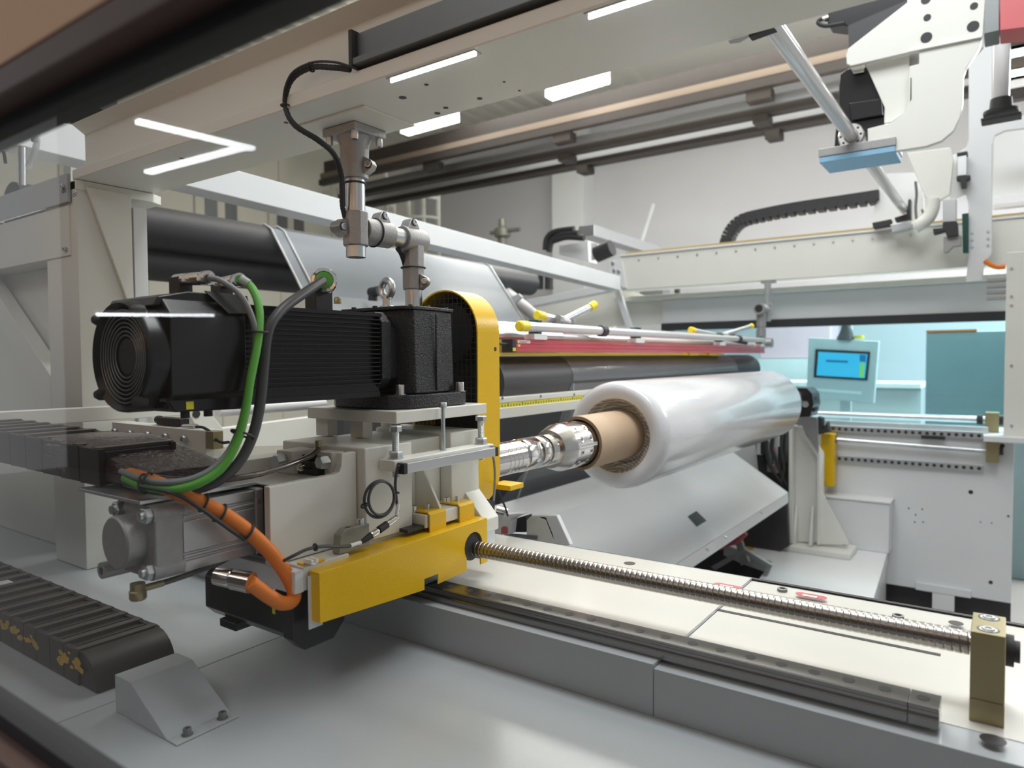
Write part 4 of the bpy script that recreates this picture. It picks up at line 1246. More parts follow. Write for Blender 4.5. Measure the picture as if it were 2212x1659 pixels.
def sheet(mb, path, ya, yb, th, ny=24, waves=0.0):
    """thin film following path of (x, z) from ya to yb"""
    rows = []
    for i, (x, z) in enumerate(path):
        rows.append([mb.bm.verts.new((x + waves * random.uniform(-1, 1), ya + (yb - ya) * j / ny, z + waves * random.uniform(-1, 1))) for j in range(ny + 1)])
    for i in range(len(rows) - 1):
        for j in range(ny):
            mb.face([rows[i][j], rows[i][j + 1], rows[i + 1][j + 1], rows[i + 1][j]])
    r = bmesh.ops.solidify(mb.bm, geom=mb.bm.faces[:], thickness=th)
    return mb


pth = [(RX + (RR + 0.002) * math.sin(math.radians(q)), RT - RR + (RR + 0.002) * math.cos(math.radians(q))) for q in range(-60, 96, 8)]
build('film_wrap', sheet(MB(), pth, fa, fb, 0.001), 'webwrap', t, label='clear film lying on the dark roller')
t = thing('hanging_film', 'clear film sheet hanging down below the roller in front of the dark panel', 'film', (RX, 3.5, 0.4))
xb = S(1112, 1105, x=-1.70)
build('film_sheet', sheet(MB(), [(RX + RR + 0.004, 1.33), (-1.70, 1.15), (-1.88, 0.92), (-2.045, 0.74), (-2.05, 0.40)], S(1150, 1000, x=-1.85).y, fb, 0.001), 'webwrap', t)
build('film_edge', MB().tube([(RX + RR + 0.004, fa, 1.33), S(1222, 960, x=-1.72), S(1150, 1000, x=-1.85), S(1112, 1095, x=-2.0)], 0.004, 6), 'web', t)
one('dark_back_panel', MB().box(-2.24, -2.16, 1.9, 6.0, FLOOR, 1.25), 'roller', 'dark grey panel below the roller behind the film roll', 'panel')
t = thing('scale_beam', 'white beam with a yellow measuring tape crossing below the dark roller', 'beam', (-1.60, 3.5, 1.2))
xs = -1.60
z1, z2, z3, z4 = S(1080, 857, x=xs).z, S(1080, 873, x=xs).z, S(1080, 882, x=xs).z, S(1080, 905, x=xs).z
ya = S(1030, 880, x=xs).y
build('upper_strip', MB().box(xs - 0.06, xs, ya, 5.6, z2 + 0.003, z1 - 0.004), 'white', t, 0.002)
build('lower_strip', MB().box(xs - 0.06, xs, ya, 5.6, z4, z3), 'white', t, 0.002)
tp = build('measuring_tape', MB().box(xs - 0.06, xs - 0.002, ya, 5.6, z3, z2 + 0.003), 'ylabel', t)
mb = MB()
for k in range(90):
    y = ya + 0.02 * k
    mb.box(xs - 0.003, xs - 0.0015, y, y + 0.005, z3 + 0.004, z3 + (0.016 if k % 5 == 0 else 0.011))
build('tick_mark', mb, 'ink', tp)
for u in (1085, 1168, 1240):
    c = S(u, 860 - (u - 1085) * 0.05, x=xs)
    build('screw', MB().cyl(c, c + X * 0.002, 0.006, 12), 'darkal', t)

# red static bar, yellow beam, white rods
XR = -1.60
ra, rb = S(1115, 746, x=XR).y, S(1652, 755, x=XR).y
zr1, zr0 = S(1115, 733, x=XR).z, S(1115, 760, x=XR).z
t = thing('static_bar', 'long red aluminium bar lying over the dark roller', 'bar', (XR, (ra + rb) / 2, zr0))
mb = MB()
hz = zr1 - zr0
pr = [(0, 0), (0, 0.3), (-0.003, 0.34), (-0.003, 0.38), (0, 0.42), (0, 0.62), (-0.003, 0.66), (-0.003, 0.70), (0, 0.74), (0, 1), (-0.05, 1), (-0.05, 0)]
build('bar_body', MB().prism([(XR + x, ra, zr0 + z * hz) for x, z in pr], Y * (rb - ra)), 'red', t)
build('end_block', MB().box(XR - 0.052, XR + 0.002, ra - 0.028, ra, zr0 - 0.002, zr1 + 0.002), 'matte', t, 0.002)
build('warning_label', MB().box(XR + 0.002, XR + 0.0026, ra - 0.026, ra - 0.006, zr0 + 0.003, zr0 + 0.016), 'ylabel', t)
lb = build('name_label', MB().box(XR, XR + 0.0006, ra + 0.012, ra + 0.10, zr0 + hz * 0.70, zr1 - 0.004), 'label', t)
build('printed_line', MB().box(XR + 0.0006, XR + 0.0009, ra + 0.02, ra + 0.09, zr0 + hz * 0.80, zr0 + hz * 0.85).box(XR + 0.0006, XR + 0.0009, ra + 0.02, ra + 0.075, zr0 + hz * 0.73, zr0 + hz * 0.77), 'darkal', lb)
build('warning_label', MB().box(XR, XR + 0.0006, ra + 0.012, ra + 0.028, zr0 + hz * 0.42, zr0 + hz * 0.60), 'ylabel', t)
build('lead', MB().tube([(XR - 0.02, ra - 0.028, zr0 + hz * 0.6), (XR - 0.02, ra - 0.07, zr0 + hz * 0.63), (XR - 0.02, ra - 0.2, zr0 + hz * 0.8)], 0.005, 8), 'matte', t)
XY = -1.66
zy1, zy0 = S(1085, 762, x=XY).z, S(1085, 768, x=XY).z
t = thing('yellow_beam', 'thin yellow beam between the red bar and the dark roller', 'beam', (XY, 4, zy0))
build('lower_edge', MB().box(XY - 0.05, XY, 2.1, 5.0, zy0, zy1), 'yplast', t)
build('upper_edge', MB().box(XY - 0.06, XY - 0.03, 2.1, 2.45, S(1085, 731, x=XY).z - 0.02, S(1085, 731, x=XY).z + 0.005), 'yplast', t)
build('pale_web', MB().box(XY - 0.07, XY - 0.05, 2.1, 5.0, zy1, S(1085, 731, x=XY).z - 0.02), 'cool', t)
for u0, u1 in ((1484, 1504), (1526, 1548)):
    build('yellow_foot', MB().box(XY - 0.03, XY + 0.02, S(u0, 766, x=XY).y, S(u1, 766, x=XY).y, zy0 - 0.002, zy1 + 0.012), 'yplast', t)

t = thing('guide_rod', 'white lacquered rod with yellow end cap held in dark green blocks above the red bar', 'rod', (XR, 3.5, 1.6))
zr = S(1150, 706, x=XR).z
r0 = S(1120, 706, x=XR).y
r1 = S(1648, 735, x=XR).y
build('rod', MB().cyl((XR, r0 + 0.03, zr), (XR, r1, zr), 0.0205, 20), 'tube', t)
build('end_cap', MB().lathe((XR, r0, zr), Y, [(0, 0), (0, 0.017), (0.006, 0.0225), (0.06, 0.0225), (0.06, 0)], 20), 'yplast', t, label='yellow end cap')
for u, v in ((1158, 706), (1376, 719), (1557, 730), (1643, 735)):
    y = S(u, v, x=XR).y
    b_ = build('rod_block', MB().box(XR - 0.04, XR + 0.008, y, y + 0.035, zr - 0.028, zr + 0.030), 'dkgreen', t, 0.002)
    build('spacer', MB().box(XR - 0.04, XR + 0.012, y - 0.03, y + 0.07, zr1 + 0.001, zr - 0.0285), 'label', b_, 0.002)
for u, v in ((1300, 714), (1594, 732)):
    y = S(u, v, x=XR).y
    build('black_clamp', MB().lathe((XR, y - 0.02, zr), Y, [(0, 0.0206), (0, 0.028), (0.05, 0.028), (0.05, 0.0206)], 10), 'matte', t, 0.002)
t = thing('support_tube', 'thick pale tube running behind the white rod', 'tube', (-1.72, 4, 1.5))
zz = S(1100, 715, x=-1.74).z
build('tube', MB().cyl((-1.74, 2.1, zz), (-1.74, 5.9, zz), 0.040, 24), 'tube', t)
zz2 = S(1120, 727, x=-1.72).z
build('sleeve', MB().cyl((-1.70, 2.1, zz2), (-1.70, S(1205, 733, x=-1.70).y, zz2), 0.032, 24), 'zinc', t)
build('lower_tube', MB().cyl((-1.70, 2.3, zz2), (-1.70, 5.9, zz2), 0.022, 20), 'tube', t)
# V shaped swivel handles with yellow caps
for n, (xh, pts, lab) in enumerate(((-1.72, ((1162, 681), (1200, 690), (1208, 697), (1272, 660)), 'nearer pair of steel handles with yellow caps above the white rod'),
                                    (-1.66, ((1493, 713), (1545, 724), (1556, 725), (1615, 705)), 'farther pair of steel handles with yellow caps near the end of the red bar'))):
    A_, B_, C_, D_ = [S(u, v, x=xh) for u, v in pts]
    D_ = D_ + X * 0.03
    t = thing('swivel_handle', lab, 'handle', (B_ + C_) / 2, 'yellow capped swivel handles')
    r = 0.021 if n == 0 else 0.02
    for (p_, q_) in ((B_, A_), (C_, D_)):
        d = (q_ - p_).normalized()
        L = (q_ - p_).length
        build('handle_tube', MB().cyl(p_, q_, r * 0.85, 18), 'zinc', t)
        build('yellow_cap', MB().lathe(q_ - d * 0.045, d, [(0, 0), (0, r), (0.05, r * 1.05), (0.056, r * 0.8), (0.056, 0)], 18), 'yplast', t, label='yellow cap')
    m_ = (B_ + C_) / 2
    build('clamp_body', MB().cyl(m_ + Vector((0.02, -0.035, 0.0)), m_ + Vector((0.02, 0.045, -0.012)), 0.03, 12).cyl(m_ - Z * 0.05, m_ + Z * 0.02, 0.026, 12), 'castal', t, 0.002)
    for dy in (-0.035, 0.07):
        build('clamp_screw', MB().cyl(m_ + Vector((0.045, dy, 0.005)), m_ + Vector((0.052, dy, 0.005)), 0.012, 6), 'zinc', t)
    build('black_arm', MB().tube([m_ + Vector((0.02, 0.08, -0.02)), m_ + Vector((0.05, 0.22, -0.035)), m_ + Vector((0.09, 0.36, -0.05))], 0.013, 8), 'matte', t)

# upper black rollers with the film web
UX = -3.62
uy0, uy1 = S(250, 500, x=UX).y, S(1145, 612, x=UX).y
UR = 0.11
uz = S(1145, 613, x=UX).z
t = thing('deflection_roller', 'upper black deflection roller with film running over it', 'roller', (UX, 3.4, uz - UR))
build('roller_body', MB().lathe((UX, 0, uz), Y, [(1.3, 0), (1.3, UR), (uy1 - 0.012, UR), (uy1, UR - 0.012), (uy1, 0)], 48), 'roller', t)
LX = -3.72
lz = S(480, 582, x=LX).z
t = thing('idler_roller', 'lower black idler roller just under the upper roller', 'roller', (LX, 2.4, lz - 0.1))
build('roller_body', MB().lathe((LX, 0, lz), Y, [(1.2, 0), (1.2, 0.10), (4.2, 0.10), (4.2, 0)], 48), 'roller', t)
wa = S(565, 505, x=UX).y
wb = S(1040, 582, x=UX).y
t = thing('film_web', 'pale translucent film web sloping down from the upper roller', 'film', (UX, 3.8, 1.9))
p1 = S(1110, 660, y=wb)
pth = [(UX - 0.09, uz + 0.07), (UX - 0.04, uz + 0.108), (UX + 0.03, uz + 0.108), (UX + 0.09, uz + 0.075)]
pth += [(UX + 0.09 + (p1.x - UX - 0.09) * 1.9 * k / 6, uz + 0.075 + (p1.z - uz - 0.075) * 1.9 * k / 6) for k in range(1, 7)]
build('web_sheet', sheet(MB(), pth, wa, wb, 0.001), 'web', t)
for yy in (wa, wa + 0.09, wb):
    build('web_edge', MB().tube([(x + 0.004, yy, z + 0.004) for x, z in pth], 0.006, 6, 1), 'tube', t)
t = thing('tilting_arm', 'white tilting guide tube below the right end of the film web', 'tube', S(1130, 660, y=5.2))
build('guide_tube', MB().cyl(S(1085, 625, y=5.0), S(1165, 690, y=5.0), 0.05, 20), 'tube', t)
build('guide_plate', MB().prism([S(u, v, y=4.9) for u, v in ((1068, 672), (1085, 650), (1120, 634), (1128, 642), (1095, 672), (1085, 690))], Y * 0.02), 'cool', t, 0.002)
t = thing('knob_sensor', 'small black sensor head in front of the film web above the gear motor', 'sensor', S(805, 640, y=3.0))
build('head', MB().cyl(S(800, 632, y=3.0), S(820, 628, y=3.0), 0.03, 14).cyl(S(805, 650, y=3.0), S(806, 632, y=3.0), 0.028, 12), 'matte', t, 0.003)

# diagonal white beam
a, b = S(515, 367, x=-3.0), S(1340, 597, x=-3.0)
t = thing('diagonal_beam', 'white square beam running from behind the overhead beam to the far frame', 'beam', (a + b) / 2)
a2 = a + (a - b) * 0.25
a2.z = a.z + 0.03
build('beam', MB().prism([a2, b, b - Z * 0.13, a2 - Z * 0.13], X * -0.14), 'cool', t, 0.004)

# ------------------------------------------------------------------ sloping guard sheet and parts below the roll
t = thing('slope_guard', 'white sloping sheet metal guard under the film roll with a diamond shaped cut-out', 'guard', S(1450, 1150, y=5.0))
yE = 5.55
q1, q2, q3 = S(1582, 976, y=yE), S(1703, 1064, y=yE), S(1703, 1086, y=yE)
yN = 1.9
build('sheet', MB().prism([(q1.x, yN, q1.z), (q2.x, yN, q2.z), (q2.x - 0.003, yN, q2.z - 0.006), (q1.x, yN, q1.z - 0.006)], Y * (yE - yN)), 'cool', t, 0.001)
build('lower_lip', MB().box(q2.x - 0.006, q2.x, yN, yE, q3.z, q2.z - 0.0065), 'cool', t, 0.001)
q0 = S(1560, 967, y=yE)
build('upper_fold', MB().prism([(q1.x - 0.001, yN, q1.z), (q1.x - 0.20, yN, q1.z + 0.06), (q1.x - 0.20, yN, q1.z + 0.055), (q1.x - 0.001, yN, q1.z - 0.006)], Y * (yE - yN)), 'cool', t, 0.001)
nrm = (q2 - q1).cross(Y).normalized()
if nrm.z < 0:
    nrm = -nrm


def on_slope(u, v):
    d = ROT @ Vector((u - CX, CY - v, -F))
    k = (q1 - EYE).dot(nrm) / d.dot(nrm)
    return EYE + d * k + nrm * 0.0008


build('diamond_cutout', MB().prism([on_slope(u, v) for u, v in ((1485, 1116), (1504, 1104), (1526, 1125), (1505, 1138))], nrm * 0.0006), 'plug', t)
for (u, v) in ((1644, 1108), (1567, 1161), (1527, 1188)):
    c = on_slope(u, v)
    build('screw', MB().cyl(c, c + nrm * 0.004, 0.012, 12), 'zinc', t)
t = thing('pivot_cover', 'white angular cover with black switch block behind the screw', 'cover', S(1180, 1150, y=2.1))
pl = [S(u, v, y=2.0) for u, v in ((1137, 1170), (1137, 1124), (1150, 1113), (1180, 1116), (1196, 1155), (1200, 1182), (1170, 1182))]
build('cover', MB().prism(pl, Y * 0.02), 'white', t, 0.003)
pl = [S(u, v, y=2.0) for u, v in ((1150, 1113), (1202, 1113), (1232, 1178), (1200, 1180), (1178, 1124))]
build('cover_side', MB().prism(pl, Y * 0.022), 'cool', t, 0.003)
build('switch_block', MB().prism([S(u, v, y=2.0) for u, v in ((1107, 1150), (1108, 1122), (1136, 1114), (1136, 1150))], Y * 0.04), 'matte', t, 0.002)
p_ = S(1165, 1160, y=2.05)
build('support', MB().box(p_.x - 0.12, p_.x + 0.08, 2.03, 2.10, FLOOR, p_.z), 'cool', t)
build('mount_strip', MB().prism([S(u, v, y=1.99) for u, v in ((1090, 1152), (1158, 1158), (1158, 1166), (1088, 1158))], Y * 0.01), 'darkal', t, 0.001)
for (u, v) in ((1110, 1125), (1113, 1138)):
    c = S(u, v, y=1.995)
    build('screw', MB().cyl(c, c - Y * 0.01, 0.008, 12), 'chrome', t)
t = thing('pivot_lever', 'pale grey pivot lever with a red pad next to the yellow cover', 'arm', S(1090, 1130, y=1.95))
build('arm', MB().prism([S(u, v, y=1.95) for u, v in ((1058, 1155), (1060, 1118), (1080, 1112), (1118, 1109), (1130, 1110), (1104, 1122), (1100, 1155))], Y * 0.04), 'cool', t, 0.003)
build('red_pad', MB().prism([S(u, v, y=1.949) for u, v in ((1083, 1153), (1083, 1140), (1087, 1137), (1094, 1137), (1097, 1141), (1097, 1154))], Y * -0.001), 'redp', t)
build('steel_roll', MB().cyl(S(1072, 1102, y=1.95), S(1095, 1108, y=1.97), 0.018, 20), 'chrome', t)
build('wire', MB().tube([S(u, v, y=1.9) for u, v in ((1075, 1056), (1084, 1078), (1092, 1098), (1097, 1115))], 0.0035, 8), 'matte', t)
t = thing('grey_sensor_lead', 'thin grey lead hanging from the sensor profile down the yellow guard', 'cable', S(1070, 1000, x=-1.07))
build('lead', MB().tube([S(u, v, x=-1.14) for u, v in ((1060, 976), (1066, 990), (1069, 1020), (1068, 1060), (1066, 1082))], 0.0035, 8), 'grey', t)
pl = [S(u, v, x=-1.14) for u, v in ((1054, 1078), (1070, 1084), (1068, 1108), (1060, 1106), (1050, 1098))]
build('connector_board', MB().prism(pl, X * -0.008), 'matte', t, 0.001)

# ------------------------------------------------------------------ far frame: bed, rails, carriage
FY = 6.3
t = thing('far_bed', 'white side plate and top of the far machine bed with two slotted rails', 'machine bed', S(1980, 1100, y=FY))
xl, xr = -3.4, S(2190, 1000, y=FY).x
zt_, zb_ = S(2125, 940, y=FY).z, S(2060, 1284, y=FY).z
xm, zm = S(1905, 1262, y=FY).x, S(1760, 1220, y=FY).z
build('side_plate', MB().prism([(xl, FY, zm), (xm, FY, zm), (xm, FY, zb_), (xr, FY, zb_), (xr, FY, zt_), (xl, FY, zt_)], Y * 0.03), 'cool', t, 0.004)
build('dark_infill', MB().box(xl, xr, FY + 0.10, FY + 0.7, FLOOR, zb_ + 0.34), 'roller', t)  # dark box added so the opening under the bed stays black
build('bed_body', MB().box(xl, xr - 0.02, FY + 0.031, FY + 0.75, zb_ + 0.35, zt_), 'cool', t)
for v0, v1 in ((927, 940), (988, 1013)):
    a, b = S(1795, v0 - 1, y=FY), S(2124, v1, y=FY)
    za, zc_ = (a.z + b.z) / 2, 0.027
    rl = build('slotted_rail', MB().box(a.x - 0.3, b.x, FY - 0.03, FY - 0.001, za - zc_, za + zc_), 'alu', t, 0.003)
    for k in range(22):
        x = b.x - 0.025 - k * (b.x - a.x) / 22
        build('rail_hole', MB().cyl((x, FY - 0.0305, za), (x, FY - 0.0312, za), 0.013, 14), 'plug', rl)
for (u, v, r) in ((2097, 1063, 0.016), (2165, 963, 0.016), (2140, 1258, 0.014), (1963, 1098, 0.006), (1978, 1112, 0.006), (1992, 1100, 0.006), (1976, 1128, 0.006), (1994, 1128, 0.006), (2178, 1115, 0.008), (2118, 1128, 0.005), (2142, 1130, 0.005)):
    c = S(u, v, y=FY - 0.0005)
    build('plate_hole', MB().cyl(c, c - Y * 0.0008, r, 18), 'plug', t)
a = S(1990, 942, y=FY - 0.03)
b = S(2042, 946, y=FY - 0.03)
build('slot_clip', MB().box(a.x, b.x, FY - 0.05, FY - 0.031, a.z - 0.018, a.z + 0.008), 'matte', t, 0.002)
build('hatch_frame', MB().box(S(1978, 1270, y=FY).x, S(2098, 1270, y=FY).x, FY - 0.02, FY - 0.001, S(2040, 1282, y=FY).z, S(2040, 1266, y=FY).z).box(S(2014, 1300, y=FY).x, S(2062, 1300, y=FY).x, FY - 0.02, FY - 0.001, S(2040, 1318, y=FY).z, S(2040, 1283, y=FY).z), 'cool', t, 0.002)
t = thing('side_screw', 'thin steel side screw with ochre end block on the far bed', 'screw', S(1960, 962, y=FY - 0.05))
a, b = S(1800, 949, y=FY - 0.06), S(2138, 975, y=FY - 0.06)
build('rod', MB().cyl(a, b, 0.017, 16), 'zinc', t)
c = S(2146, 974, y=FY - 0.07)
build('end_block', MB().box(c.x - 0.045, c.x + 0.035, FY - 0.10, FY - 0.001, c.z - 0.085, c.z + 0.085), 'brass', t, 0.003)
build('lock_nut', MB().cyl((c.x + 0.035, FY - 0.06, c.z - 0.0), (c.x + 0.06, FY - 0.06, c.z - 0.0), 0.03, 14), 'matte', t)
t = thing('far_screw', 'steel screw with ochre end block on top of the far bed', 'screw', S(1950, 900, y=6.62))
za = S(1950, 900, y=6.62).z
a, b = S(1755, 900, y=6.62), S(2140, 900, y=6.62)
build('rod', MB().cyl((a.x, 6.62, za), (b.x, 6.62, za), 0.026, 16), 'zinc', t)
c = S(2145, 905, y=6.6)
build('end_block', MB().box(c.x - 0.05, c.x + 0.04, 6.55, 6.70, zt_ + 0.001, za + 0.06), 'brass', t, 0.003)
build('lock_nut', MB().cyl((b.x + 0.05, 6.62, za), (b.x + 0.1, 6.62, za), 0.04, 14).cyl((b.x - 0.09, 6.62, za), (b.x - 0.05, 6.62, za), 0.04, 14), 'matte', t)
t = thing('far_rail', 'grey guide rail on top of the far bed in front of the far screw', 'rail', S(1950, 915, y=6.45))
build('rail_body', MB().box(S(1760, 915, y=6.45).x, S(2135, 925, y=6.45).x, 6.43, 6.48, zt_ + 0.001, zt_ + 0.05), 'zinc', t, 0.003)
t = thing('yellow_side_cover', 'yellow upright cover box on the side of the far bed beside the white post', 'cover', S(1787, 1000, y=6.2))
a, b = S(1772, 1050, y=6.15), S(1802, 938, y=6.15)
build('cover', MB().box(a.x, b.x, 6.15, FY - 0.035, a.z, b.z), 'yellow', t, 0.008)
build('lip', MB().box(a.x + 0.005, a.x + 0.05, 6.142, 6.1495, a.z + 0.03, a.z + 0.075), 'yellow', t, 0.002)
build('rod_hole', MB().cyl((b.x, 6.235, S(1800, 949, y=6.235).z), (b.x + 0.002, 6.235, S(1800, 949, y=6.235).z), 0.035, 18), 'plug', t)

# post with gusset
PYF = 5.9
t = thing('white_post', 'white post with triangular gussets on a bolted foot plate beside the far bed', 'post', S(1770, 1190, y=PYF))
pl = [S(u, v, y=PYF) for u, v in ((1706, 921), (1731, 921), (1770, 983), (1770, 1172), (1706, 1170))]
build('web_plate', MB().prism(pl, Y * 0.02), 'white', t, 0.003)
pl = [S(u, v, y=PYF - 0.09) for u, v in ((1704, 921), (1712, 921), (1712, 1174), (1704, 1173))]
build('side_flange', MB().prism(pl, Y * 0.2), 'white', t, 0.002)
pl = [S(u, v, y=PYF) for u, v in ((1729, 921), (1735, 921), (1774, 981), (1774, 1174), (1768, 1174), (1768, 985))]
build('edge_flange', MB().prism([p_ - Y * 0.05 for p_ in pl], Y * 0.16), 'white', t, 0.002)
pl = [S(u, v, y=PYF - 0.02) for u, v in ((1772, 1062), (1776, 1064), (1834, 1176), (1772, 1176))]
build('gusset', MB().prism(pl, Y * 0.02), 'white', t, 0.002)
for ua in (1719, 1754):
    p_ = S(ua, 1092, y=PYF)
    q_ = S(ua - 6, 1172, y=PYF)
    build('front_rib', MB().prism([(p_.x, PYF - 0.001, p_.z), (p_.x, PYF - 0.001, q_.z), (p_.x, PYF - 0.10, q_.z), (p_.x, PYF - 0.02, p_.z)], X * 0.02), 'white', t, 0.001)
fz = S(1770, 1178, y=PYF).z
a, b = S(1696, 1170, z=fz), S(1846, 1186, z=fz)
build('foot_plate', MB().box(a.x, b.x, PYF - 0.16, PYF + 0.15, fz - 0.04, fz), 'white', t, 0.003)
for (u, v) in ((1762, 1172), (1826, 1178), (1838, 1165), (1700, 1160)):
    c = S(u, v, z=fz)
    c.x = min(c.x, b.x - 0.03)
    build('foot_bolt', MB().hexnut(c, Z, 0.022, 0.02), 'zinc', t)
t = thing('far_platform', 'low white platform under the far post beside the dark opening', 'platform', S(1800, 1250, z=fz - 0.05))
PZ = fz - 0.042
pl = [Vector((p_.x, min(p_.y, FY - 0.005), p_.z)) for p_ in [S(u, v, z=PZ) for u, v in ((1560, 1172), (1640, 1150), (1935, 1150), (1918, 1190), (1885, 1300), (1630, 1262), (1668, 1213), (1600, 1190))]]
build('top', MB().prism(pl, Z * -0.10), 'cool', t, 0.003)
pl = [Vector((p_.x, min(p_.y, FY - 0.005), p_.z)) for p_ in [S(u, v, z=PZ - 0.101) for u, v in ((1690, 1215), (1932, 1180), (1888, 1300), (1660, 1258))]]
build('support', MB().prism(pl, Z * -(PZ - 0.101 - FLOOR)), 'cool', t)
build('stained_edge', MB().prism([S(u, v, z=PZ + 0.0004) for u, v in ((1604, 1183), (1622, 1178), (1638, 1166), (1655, 1164), (1640, 1172), (1626, 1188), (1612, 1190))], Z * 0.0006), 'dust', t)
t = thing('low_cabinet', 'low white cabinet box behind the foot plate against the far bed', 'cabinet', S(1885, 1190, y=6.25))
a, b = S(1835, 1190, y=6.12), S(1922, 1088, y=6.12)
build('cabinet', MB().box(a.x - 0.35, b.x, 6.10, FY - 0.002, PZ + 0.001, b.z), 'cool', t, 0.004)
build('lid', MB().box(a.x - 0.36, b.x + 0.01, 6.09, FY - 0.001, b.z + 0.001, b.z + 0.015), 'cool', t, 0.003)

# far chuck carriage, valves, dark opening
t = thing('far_chuck', 'black far chuck drive behind the right end of the film roll', 'chuck', S(1740, 900, y=5.5))
pl = [S(u, v, y=5.55) for u, v in ((1700, 852), (1722, 838), (1742, 838), (1754, 850), (1757, 875), (1750, 900), (1700, 903))]
build('housing', MB().prism(pl, Y * 0.25), 'black', t, 0.006)
c = S(1741, 873, y=5.54)
build('hub', MB().cyl(c, c - Y * 0.02, 0.024, 18), 'steel', t)
build('stub_shaft', MB().cyl((SX, 4.735, SZ), (SX, 5.549, SZ), 0.05, 24), 'steel', t)
build('end_rollers', MB().cyl(S(1752, 862, y=5.6), S(1752, 862, y=5.6) + Y * 0.1, 0.025, 14).cyl(S(1755, 884, y=5.6), S(1755, 884, y=5.6) + Y * 0.1, 0.022, 14), 'matte', t)
pl = [S(u, v, y=5.85) for u, v in ((1712, 892), (1765, 903), (1768, 985), (1740, 940), (1732, 918), (1712, 918))]
build('carriage_plate', MB().prism(pl, Y * 0.03), 'castal', t, 0.002)
pl = [S(u, v, y=6.05) for u, v in ((1766, 900), (1776, 904), (1776, 928), (1786, 912), (1790, 935), (1768, 938))]
build('rail_wiper', MB().prism(pl, Y * 0.1), 'matte', t, 0.002)
t = thing('valve_bank', 'dark bundle of air valves and tubes between the roll and the white post', 'valve', S(1675, 1000, y=6.0))
build('back_plate', MB().prism([S(u, v, y=6.12) for u, v in ((1630, 940), (1704, 930), (1704, 1075), (1640, 1040))], Y * 0.03), 'roller', t)
for (u, v, w_, h_, m_) in ((1662, 985, 5, 34, 'alu'), (1675, 982, 6, 40, 'alu'), (1650, 960, 8, 22, 'matte'), (1690, 955, 7, 45, 'matte'), (1640, 962, 6, 20, 'hmi'), (1684, 940, 5, 25, 'hmi')):
    a, b = S(u - w_, v + h_, y=6.0), S(u + w_, v - h_, y=6.0)
    build('valve_body', MB().box(a.x, b.x, 6.0, 6.1, a.z, b.z), m_, t, 0.003)
for (pts, m_) in ((((1668, 945), (1666, 970), (1678, 1000), (1690, 1030), (1700, 1050)), 'matte'), (((1652, 940), (1655, 975), (1665, 1010), (1690, 1045)), 'matte'), (((1692, 930), (1688, 970), (1694, 1010), (1688, 1040)), 'dgrey')):
    build('air_tube', MB().tube([S(u, v, y=5.97) for u, v in pts], 0.012, 8), m_, t)
build('red_dot', MB().cyl(S(1672, 970, y=5.995), S(1672, 970, y=5.995) - Y * 0.004, 0.01, 10).cyl(S(1670, 1005, y=5.995), S(1670, 1005, y=5.995) - Y * 0.004, 0.01, 10), 'redp', t)
t = thing('dark_undercarriage', 'dark steel undercarriage in the opening below the sloping guard', 'frame', S(1600, 1220, y=5.2))
build('cross_beam', MB().prism([S(u, v, y=5.7) for u, v in ((1480, 1235), (1700, 1085), (1704, 1180), (1560, 1260))], Y * 0.05), 'roller', t)
build('upright', MB().prism([S(u, v, y=5.3) for u, v in ((1588, 1170), (1600, 1164), (1618, 1215), (1600, 1222))], Y * 0.04), 'castal', t, 0.002)
build('angle_bar', MB().prism([S(u, v, y=5.0) for u, v in ((1535, 1225), (1606, 1185), (1668, 1222), (1650, 1260), (1640, 1258), (1655, 1224), (1606, 1196), (1545, 1232))], Y * 0.04), 'castal', t, 0.002)
build('hose', MB().tube([S(u, v, y=5.25) for u, v in ((1555, 1182), (1570, 1174), (1590, 1168), (1610, 1150))], 0.025, 10), 'redp', t)
one('shaft_cover', MB().box(S(1665, 1100, y=6.2).x, S(1704, 1100, y=6.2).x, 6.16, 6.2, S(1680, 1165, y=6.2).z, S(1680, 1060, y=6.2).z), 'cool', 'pale cover plate behind the left side of the white post', 'cover')

# upper beams of the far frame
t = thing('far_beam', 'white upper box beam of the far frame with a tray of ochre cable along its top', 'beam', S(1700, 560, y=6.6))
xa = S(1340, 590, y=6.6).x
zt2, zb2 = S(1700, 520, y=6.6).z, S(1700, 603, y=6.6).z
build('beam', MB().box(xa, 1.2, 6.6, 6.85, zb2, zt2), 'white', t, 0.006)
build('top_flange', MB().box(xa, 1.2, 6.585, 6.85, zt2 + 0.001, zt2 + 0.02), 'cool', t, 0.003)
build('cable_tray', MB().box(xa + 0.02, 1.2, 6.68, 6.85, zt2 + 0.021, zt2 + 0.055), 'gold', t, 0.002)
build('end_plate', MB().prism([S(u, v, y=6.58) for u, v in ((1316, 562), (1342, 560), (1352, 622), (1346, 622), (1318, 598))], Y * 0.02), 'cool', t, 0.002)
for (u, v) in ((1324, 568), (1327, 584), (1337, 586)):
    c = S(u, v, y=6.575)
    build('bolt', MB().hexnut(c, -Y, 0.02, 0.012), 'zinc', t)
build('brace_bar', MB().prism([S(u, v, y=6.75) for u, v in ((1322, 615), (1334, 615), (1366, 712), (1354, 712))], Y * 0.05), 'cool', t, 0.003)
for k in range(16):
    u = 1380 + k * 42
    c = S(u, 556 - (u - 1340) * 0.097, y=6.598)
    c.z = zt2 - 0.05
    build('screw', MB().cyl(c, c - Y * 0.004, 0.010, 10), 'zinc', t)
t = thing('far_header', 'white lower header panel with black seal above the tinted window', 'panel', S(1800, 660, y=6.95))
HEAD = t
zt3, zb3 = S(1800, 627, y=6.95).z, S(1800, 686, y=6.95).z
build('panel', MB().box(S(1430, 680, y=6.95).x, 0.4, 6.95, 7.05, zb3, zt3), 'cool', t, 0.006)
